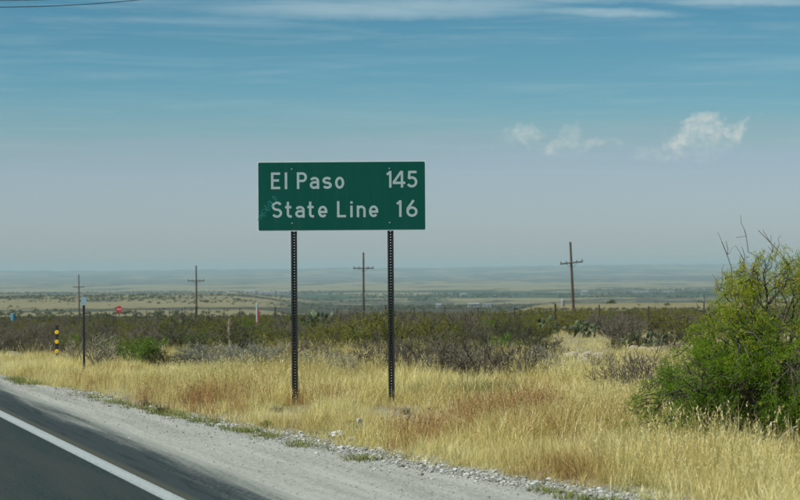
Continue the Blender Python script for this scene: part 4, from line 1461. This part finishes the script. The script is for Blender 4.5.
blobs = [(blob(501 + q), M['dark_leaf']) for q in range(3)]
xb, yb_, rb = scatter_xy(16000, 560, 2900, 0.25, 511)
kb = fbm(xb / 160., yb_ / 260., 521, 4) + rb.normal(0, .10, len(xb)) > .56
xb, yb_ = xb[kb], yb_[kb]
xv, yv, rv = scatter_xy(9000, 3500, 6800, 0.25, 531)
kv = (fbm(xv / 420., yv / 300., 541, 3) > .53)
xv, yv = xv[kv], yv[kv]
sb = np.concatenate([rb.gamma(3.0, .22, len(xb)) + .2, rv.uniform(1.6, 4.0, len(xv))])
xb, yb_ = np.concatenate([xb, xv]), np.concatenate([yb_, yv])
gn_scatter('far_scrub', blobs, np.stack([xb, yb_, ground_h(xb, yb_)], -1), rb.uniform(0, 6.28, len(xb)), sb, rb.integers(0, 3, len(xb)), rb.uniform(0, 1, len(xb)), 'far scrub and low trees dotting the plain below the plateau')

# ------------------------------------------------------------------ prickly pears


def pad(c, nrm, upv, w, h, th):
    """one flattened oval cactus pad"""
    nrm = nrm / np.linalg.norm(nrm)
    upv = upv - nrm * (upv @ nrm)
    upv /= np.linalg.norm(upv)
    sd = np.cross(upv, nrm)
    V, nring, ns = [], 5, 8
    for a_ in np.linspace(-1, 1, nring)[1:-1]:
        rr = math.sqrt(1 - a_ * a_)
        for q in range(ns):
            t_ = 2 * math.pi * q / ns
            yy = math.sin(t_)
            egg = 1 - 0.22 * max(0, -yy)
            V.append(c + nrm * a_ * th + sd * math.cos(t_) * rr * w * egg + upv * (yy * rr * h))
    V += [c - nrm * th, c + nrm * th]
    i = np.arange(ns)
    k_ = (i + 1) % ns
    F = [np.stack([i + r_ * ns, k_ + r_ * ns, k_ + (r_ + 1) * ns, i + (r_ + 1) * ns], -1) for r_ in range(nring - 3)]
    T = np.concatenate([np.stack([k_, i, np.full(ns, 24)], -1), np.stack([i + 16, k_ + 16, np.full(ns, 25)], -1)])
    return np.array(V), [np.concatenate(F), T]


def prickly_pear(px, pyb, hpx, seed, label, depth=None):
    d = depth or row_depth(px, pyb)
    X = px_x(px, d)
    H = hpx / (FPX / d)
    rng = np.random.default_rng(seed)
    o = empty('prickly_pear', (X, d, gz(X, d)))
    tag(o, label, 'cactus', 'prickly pears in the scrub')
    acc = Acc()
    lv = []
    for q in range(8):
        th = rng.uniform(0, 6.28)
        lv.append((np.array([math.cos(th), math.sin(th), 0]) * H * rng.uniform(.05, .6) + np.array([0, 0, -.02]), np.array([rng.normal(0, .3), rng.normal(0, .3), 1.0])))
    ph = H / 6.6
    for gen in range(4):
        nx = []
        for p, dr in lv:
            for _ in range(1 if gen == 0 else (int(rng.integers(1, 3)) if gen < 3 else int(rng.integers(0, 2)))):
                d2 = dr + rng.normal(0, .38, 3) * (gen > 0)
                d2 /= np.linalg.norm(d2)
                d2[2] = max(d2[2], .25)
                hh = ph * rng.uniform(.8, 1.15)
                V, F = pad(p + d2 * hh, rand_unit(1, rng)[0] * np.array([1, 1, .3]) + 1e-3, d2, hh * .78, hh * 1.02, hh * .13)
                acc.add(V, F, np.clip(.25 * gen + rng.uniform(0, .55), 0, 1))
                nx.append((p + d2 * hh * 1.9, d2))
        lv = nx
    me = acc.obj('pads', M['cactus'], o, True)
    me['kind'] = 'stuff'
    return o


prickly_pear(585, 338, 20, 1, 'pale prickly pear beside the fence post, right of the sign')
prickly_pear(549, 338, 20, 2, 'prickly pear just left of the leaning utility pole base')
prickly_pear(306, 327, 22, 3, 'dark prickly pear against the plain, right of the left sign post', 88)
prickly_pear(318, 328, 22, 4, 'dark prickly pear between the sign posts, nearer the right', 92)
prickly_pear(190, 341, 20, 5, 'prickly pear at the foot of the brown pole left of the sign', 78)
prickly_pear(431, 352, 17, 6, 'small pale prickly pear right of the right sign post')
prickly_pear(372, 336, 18, 7, 'prickly pear near the grey pole between the sign posts', 80)
prickly_pear(634, 350, 18, 8, 'prickly pear beside the pale stone heap')
prickly_pear(647, 352, 20, 9, 'dark prickly pear left of the big green bush')

# ------------------------------------------------------------------ rocks and litter
rocks = [rock_mesh(600 + q, .62, .35, 2) for q in range(4)]
for r_ in rocks:
    r_.materials.append(M['limestone'])
rng = np.random.default_rng(61)
for cx, cy, cn, sx_, sy_ in ((583, 360, 26, 20, 4), (655, 351, 30, 14, 4), (598, 366, 8, 10, 3), (536, 372, 4, 10, 5), (640, 362, 10, 10, 4)):
    for q in range(cn):
        a_, b_ = cx + rng.normal(0, sx_ * .6), cy + rng.normal(0, sy_ * .6)
        d = row_depth(a_, b_)
        s_ = rng.uniform(.06, .17)
        X = px_x(a_, d)
        o = link(bpy.data.objects.new('stone', rocks[q % 4]))
        o.location = (X, d, gz(X, d) + s_ * .55)
        o.rotation_euler = (rng.uniform(-.3, .3), rng.uniform(-.3, .3), rng.uniform(0, 6.28))
        o.scale = (s_, s_ * rng.uniform(.7, 1.2), s_)
        tag(o, 'pale limestone rock lying in the open grass left of the big bush', 'stone', 'pale rocks in the open grass')


def crumple(seed, sx_, sy_, sz_):
    import bmesh
    bm = bmesh.new()
    bmesh.ops.create_icosphere(bm, subdivisions=3, radius=1.0)
    for vv in bm.verts:
        p = np.array(vv.co)
        q = np.array([p[0] * 2.1 + seed, p[1] * 2.1 + p[2] * 1.7])
        k_ = .62 + .75 * abs(float(fbm(q[:1], q[1:], seed, 4)[0]) - .5) * 2
        p = p * k_
        vv.co = (p[0] * sx_, p[1] * sy_, max(p[2], -.55) * sz_)
    me = bpy.data.meshes.new('litter')
    bm.to_mesh(me)
    bm.free()
    me.materials.append(M['litter'])
    return me


for a_, b_, sz_, nm, lb, zz_ in ((336.5, 439, (.10, .06, .055), 'plastic_bag', 'crumpled white plastic bag lying on the gravel by the grass', .05),
                                 (348.5, 442.5, (.05, .04, .04), 'paper_cup', 'small crumpled white wrapper beside the larger white bag', .03)):
    d = row_depth(a_, b_)
    X = px_x(a_, d)
    o = link(bpy.data.objects.new(nm, crumple(int(a_), *sz_)))
    o.name = 'plastic_bag' if nm == 'plastic_bag' else 'crumpled_wrapper'
    o.location = (X, d, max(gz(X, d), -.03) + zz_)
    tag(o, lb, 'litter')
# bag caught upright in the grass
d = row_depth(358.5, 434)
X = px_x(358.5, d)
rng = np.random.default_rng(77)
n_, m_ = 12, 9
V = []
for q in range(n_):
    f = q / (n_ - 1)
    wd_ = .062 * (1 - .75 * f) * (1 + .25 * math.sin(5 * f))
    for w in range(m_):
        g = w / (m_ - 1) * 2 - 1
        V.append((g * wd_ + .02 * math.sin(7 * f + g * 2), .035 * math.sin(4.2 * g + 6 * f) + rng.normal(0, .006),   .07 + f * .12 - .05 * (1 - f) * g * g + rng.normal(0, .006)))
i = np.arange(n_ - 1)[:, None] * m_
j = np.arange(m_ - 1)[None]
F = np.stack([i + j, i + j + 1, i + j + 1 + m_, i + j + m_], -1).reshape(-1, 4)
me = mesh_np('torn_bag', V, [F])
me.materials.append(M['litter'])
o = link(bpy.data.objects.new('torn_plastic_sheet', me))
o.location = (X, d - .1, gz(X, d))
so = o.modifiers.new('thickness', 'SOLIDIFY')
so.thickness = .002
tag(o, 'torn white plastic sheet snagged upright in the dry grass', 'litter')

# ------------------------------------------------------------------ the big green bush on the right


def big_bush():
    rng = np.random.default_rng(811)
    d = 21.5
    X0 = px_x(756, d)
    o = empty('mesquite_bush', (X0, d, gz(X0, d)))
    tag(o, 'large bright green mesquite bush with yellow catkins at the right edge', 'bush')
    wood, leaf, cat_l = Acc(), Acc(), Acc()

    def top(x, y):        # crown height over the plan
        return np.interp(x, [-1.5, -1.3, -1.05, -.52, -.24, .16, .6, 1.2, 1.7], [.10, .30, .62, 1.20, 1.62, 1.84, 1.78, 1.45, .3]) * np.exp(-(y / 1.25) ** 4)
    stems = []
    for q in range(30):
        th = rng.uniform(0, 6.283)
        rr = math.sqrt(rng.uniform(0.05, 1))
        px, py = rr * 1.42 * math.cos(th) + .20, rr * 1.15 * math.sin(th)
        tz = max(.30, float(top(px, py)) * (rng.uniform(.75, 1.0) if q % 2 else rng.uniform(.25, .65)))
        p0 = np.array([rng.normal(.1, .10), rng.normal(0, .10), -.08])
        P = polyline(p0, np.array([px, py, tz]), 8, .035, rng, .10)
        wood.tube(P, np.linspace(.030, .007, 8) * rng.uniform(.6, 1.1), 6, caps=False)
        stems.append(P)
    seconds = []
    for q in range(380):
        P = stems[rng.integers(0, 30)]
        f = rng.uniform(1.2, 6.9) if q < 300 else rng.uniform(4.5, 6.95)
        k_ = int(f)
        b0 = P[k_] * (1 - f + k_) + P[k_ + 1] * (f - k_)
        out_ = np.array([b0[0], b0[1], 0])
        dr = (P[k_ + 1] - P[k_]) / np.linalg.norm(P[k_ + 1] - P[k_]) * .8 + rand_unit(1, rng)[0] * .8 + out_ * .25
        dr /= np.linalg.norm(dr)
        e = b0 + dr * rng.uniform(.35, .75)
        e[2] = min(max(e[2], .06), max(.12, float(top(e[0], e[1])) + .05))
        T = polyline(b0, e, 6, .05, rng, .03)
        wood.tube(T, np.linspace(.009, .004, 6), 4, caps=False)
        seconds.append(T)
    twigs = []
    for q in range(3600):
        T = seconds[rng.integers(0, len(seconds))]
        f = rng.uniform(.8, 4.95)
        k_ = int(f)
        b0 = T[k_] * (1 - f + k_) + T[k_ + 1] * (f - k_)
        dr = (T[k_ + 1] - T[k_]) * 5 + rand_unit(1, rng)[0] * .9 + np.array([0, 0, .15])
        dr /= np.linalg.norm(dr)
        e = b0 + dr * rng.uniform(.16, .38)
        e[2] = min(max(e[2], .03), max(.15, float(top(e[0], e[1])) + .16))
        w = polyline(b0, e, 4, .05, rng, -.03)
        wood.tube(w, np.linspace(.0030, .0016, 4), 3, caps=False)
        twigs.append(w)
    TW = np.array(twigs)
    n = 230000
    k_ = rng.integers(0, len(TW), n)
    f = rng.uniform(.15, 1, n) * 2.98
    ki = f.astype(int)
    ff = (f - ki)[:, None]
    P = TW[k_, ki] * (1 - ff) + TW[k_, ki + 1] * ff + rng.normal(0, .022, (n, 3))
    # the upper crown is thinner
    keep = rng.uniform(0, 1, n) < np.interp(P[:, 2], [0, .9, 1.5, 2.1], [1, 1, .95, .80])
    cell = vnoise(P[:, 0] / .20 + 31.7 * np.floor(P[:, 1] / .24), P[:, 2] / .17, 91) + .35 * (vnoise(P[:, 0] / .09, P[:, 2] / .09 + 7 * np.floor(P[:, 1] / .12), 93) - .5)
    keep &= rng.uniform(0, 1, n) < np.clip((cell - .22) * 2.6, .10, 1)
    P, k_ = P[keep], k_[keep]
    n = len(P)
    D = rand_unit(n, rng) + (TW[k_, 3] - TW[k_, 0]) * 2
    cl_ = rng.uniform(0, 1, len(TW))[k_]
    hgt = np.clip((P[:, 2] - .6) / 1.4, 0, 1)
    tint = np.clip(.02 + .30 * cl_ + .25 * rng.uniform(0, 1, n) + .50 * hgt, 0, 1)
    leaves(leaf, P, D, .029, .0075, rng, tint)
    # catkins: fuzzy yellow spikes, mostly in the upper crown
    n = 1000
    k_ = rng.integers(0, len(TW), n * 4)
    z_ = TW[k_, 2, 2]
    xx_ = TW[k_, 2, 0]
    k_ = k_[rng.uniform(0, 1, n * 4) < np.interp(z_, [.3, .9, 1.4, 2.1], [.015, .10, .55, .95])]
    for q in k_:
        c0 = TW[q, 2] + rng.normal(0, .03, 3)
        dr = rand_unit(1, rng)[0] * .6 + np.array([0, 0, .35])
        dr /= np.linalg.norm(dr)
        m_ = 16
        P = c0 + dr * rng.uniform(0, .06, m_)[:, None] + rng.normal(0, .005, (m_, 3))
        leaves(cat_l, P, rand_unit(m_, rng) + dr * .4, .016, .009, rng)
    # long bare shoots above the crown
    bare = Acc()
    for a_, b_, e_ in (((-.16, .0, 1.30), (-.30, 0, 1.95), (-.37, .05, 2.36)), ((.0, .1, 1.55), (-.02, .1, 2.02), (-.14, .1, 2.33)), ((.42, 0, 1.5), (.36, 0, 1.98), (.02, -.1, 2.36)),
                       ((.12, .1, 1.6), (.18, .1, 2.0), (.21, .1, 2.24)), ((-.30, .1, 1.1), (-.55, 0, 1.48), (-.66, -.1, 1.60)), ((-.36, .1, .9), (-.62, .1, 1.26), (-.72, .1, 1.36)),
                       ((.5, -.1, 1.4), (.44, -.1, 1.85), (.40, -.1, 2.1)), ((-.1, .2, 1.5), (-.12, .2, 1.9), (-.14, .25, 2.1)), ((.25, .2, 1.5), (.52, .1, 1.95), (.70, .1, 2.30)), ((-.2, 0, 1.2), (-.42, .1, 1.7), (-.34, .1, 1.92)), ((.8, 0, 1.5), (.95, .1, 1.95), (.9, .1, 2.25))):
        a_, b_, e_ = (np.array(v_) for v_ in (a_, b_, e_))
        s_ = np.linspace(0, 1, 7)[:, None]
        e_ = e_ - np.array([0, 0, .24])
        b_ = b_ - np.array([0, 0, .10])
        P = a_ * (1 - s_) ** 2 + b_ * 2 * s_ * (1 - s_) + e_ * s_ ** 2 + rng.normal(0, .028, (7, 3))
        bare.tube(P, np.linspace(.007, .0035, 7), 5)
        for w in range(4):
            p0 = P[rng.integers(2, 6)]
            bare.tube(polyline(p0, p0 + (rand_unit(1, rng)[0] * .6 + np.array([0, 0, .6])) * rng.uniform(.08, .2), 4, .06, rng), np.linspace(.0045, .0025, 4), 3)
    o.scale = (1.0, 1.05, 1.09)
    wood.obj('branches', M['twig_dark'], o)
    bare.obj('bare_shoots', M['twig'], o)
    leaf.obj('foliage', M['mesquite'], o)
    cat_l.obj('catkins', M['catkin'], o)
    # dead pale branch curled at its foot
    dead = Acc()
    for a_, b_, e_ in (((.38, -1.15, .02), (.62, -1.2, .42), (.82, -1.1, .10)), ((.30, -1.15, .0), (.18, -1.2, .25), (.05, -1.2, .34)), ((-.10, -1.15, .0), (.02, -1.2, .26), (.18, -1.2, .30))):
        a_, b_, e_ = (np.array(v_) for v_ in (a_, b_, e_))
        s_ = np.linspace(0, 1, 9)[:, None]
        dead.tube(a_ * (1 - s_) ** 2 + b_ * 2 * s_ * (1 - s_) + e_ * s_ ** 2, np.linspace(.012, .006, 9), 5)
    dead.obj('dead_branch', M['twig_grey'], o)


big_bush()

# ------------------------------------------------------------------ far buildings on the plain


def building(px, d, w, dp, h, rz, roof, label, name='farm_building', group='pale buildings far out on the plain', gable=.25, windows=2):
    X = px_x(px, d)
    o = empty(name, (X, d, gz(X, d)), rz)
    tag(o, label, 'building', group)
    Acc().box((0, 0, h / 2 - .5), (w, dp, h + 1.0)).obj('wall', M['white_wall'], o)
    a_ = Acc()
    e, g = .4, h * gable
    V = [(-w / 2 - e, -dp / 2 - e, h), (w / 2 + e, -dp / 2 - e, h), (w / 2 + e, dp / 2 + e, h), (-w / 2 - e, dp / 2 + e, h), (-w / 2 - e, 0, h + g), (w / 2 + e, 0, h + g)]
    a_.add(np.array(V) + np.array([0, 0, .02]), [np.array([[0, 1, 5, 4], [2, 3, 4, 5], [3, 2, 1, 0]]), np.array([[0, 4, 3], [1, 2, 5]])])
    a_.obj('roof', M[roof], o)
    for q in range(windows):
        xw = (q + 1) / (windows + 1) * w - w / 2
        Acc().box((xw, -dp / 2 - .02, h * .5), (w * .10, .06, h * .38)).obj('window', M['glass_dark'], o)
    Acc().box((w * .5 * .72, -dp / 2 - .03, h * .36), (w * .08, .08, h * .72)).obj('door', M['roof_dark'], o)


building(266, 5600, 46, 24, 6, .12, 'roof_pale', 'long white shed far off, left of the left sign post')
building(250, 5750, 34, 24, 8, -.1, 'roof_pale', 'white shed left of the long shed far off left of the sign')
building(283, 5500, 30, 20, 7, .2, 'roof_pale', 'white shed right of the long shed, nearest the left sign post')
building(232, 5300, 26, 18, 6, 0, 'roof_pale', 'small pale shed far left of the shed group')
building(473, 2150, 12, 8, 4.2, .1, 'roof_pale', 'white house low on the plain behind the scrub right of sign')
building(487, 2250, 10, 7, 3.6, -.2, 'roof_dark', 'white house beside the other low house right of the sign')
building(438, 2300, 6, 6, 4.2, .0, 'roof_pale', 'lone small white hut right of the right sign post')
building(463, 4500, 14, 10, 7, .3, 'roof_pale', 'tiny white building above the low houses right of sign')
building(584, 4700, 14, 12, 9, .1, 'roof_pale', 'tiny white building just right of the leaning utility pole')
building(722, 4900, 22, 12, 7, .0, 'roof_pale', 'tiny pale building beyond the big bush twigs')
building(640, 5000, 40, 14, 5, .1, 'roof_pale', 'low pale shed in the green belt right of the leaning pole')
building(668, 5100, 30, 14, 5, -.1, 'roof_dark', 'low grey roofed shed in the green belt near the big bush')

# white upright tank on the tan spur
d_ = 620.0
X = px_x(562.3, d_)
tk = empty('water_tank', (X, d_, gz(X, d_)))
tag(tk, 'small white upright tank on the tan rise by the leaning pole', 'tank')
Acc().tube([(0, 0, -.3), (0, 0, 1.9), (0, 0, 2.15), (0, 0, 2.25)], [.62, .62, .40, .1], 18).obj('body', M['white_wall'], tk)
Acc().tube([(.2, 0, 2.2), (.2, 0, 2.42)], .12, 10).obj('lid', M['roof_pale'], tk)

# ------------------------------------------------------------------ haze: the dusty air over the plain
HZ = 32500.0
zlo, zhi = float(GZ.min()) - 1.5, float(max(GZ.max(), 14.0)) + 8.0
hz = Acc().box((0, 0, (zlo + zhi) / 2), (2 * HZ, 2 * HZ, zhi - zlo)).mesh('haze')
hm = bpy.data.materials.new('haze')
hm.use_nodes = True
h_ = NT(hm.node_tree)
for n in list(h_.n):
    h_.n.remove(n)
ho = h_.node('ShaderNodeOutputMaterial')
hv = h_.node('ShaderNodeVolumePrincipled')
hv.inputs['Color'].default_value = (0.60, 0.81, 0.86, 1)
hv.inputs['Density'].default_value = 0.00007
hv.inputs['Anisotropy'].default_value = 0.0
h_.l.new(hv.outputs[0], ho.inputs['Volume'])
hz.materials.append(hm)
ho_ = link(bpy.data.objects.new('haze', hz))
tag(ho_, 'pale dusty haze filling the air over the plain', kind='stuff')
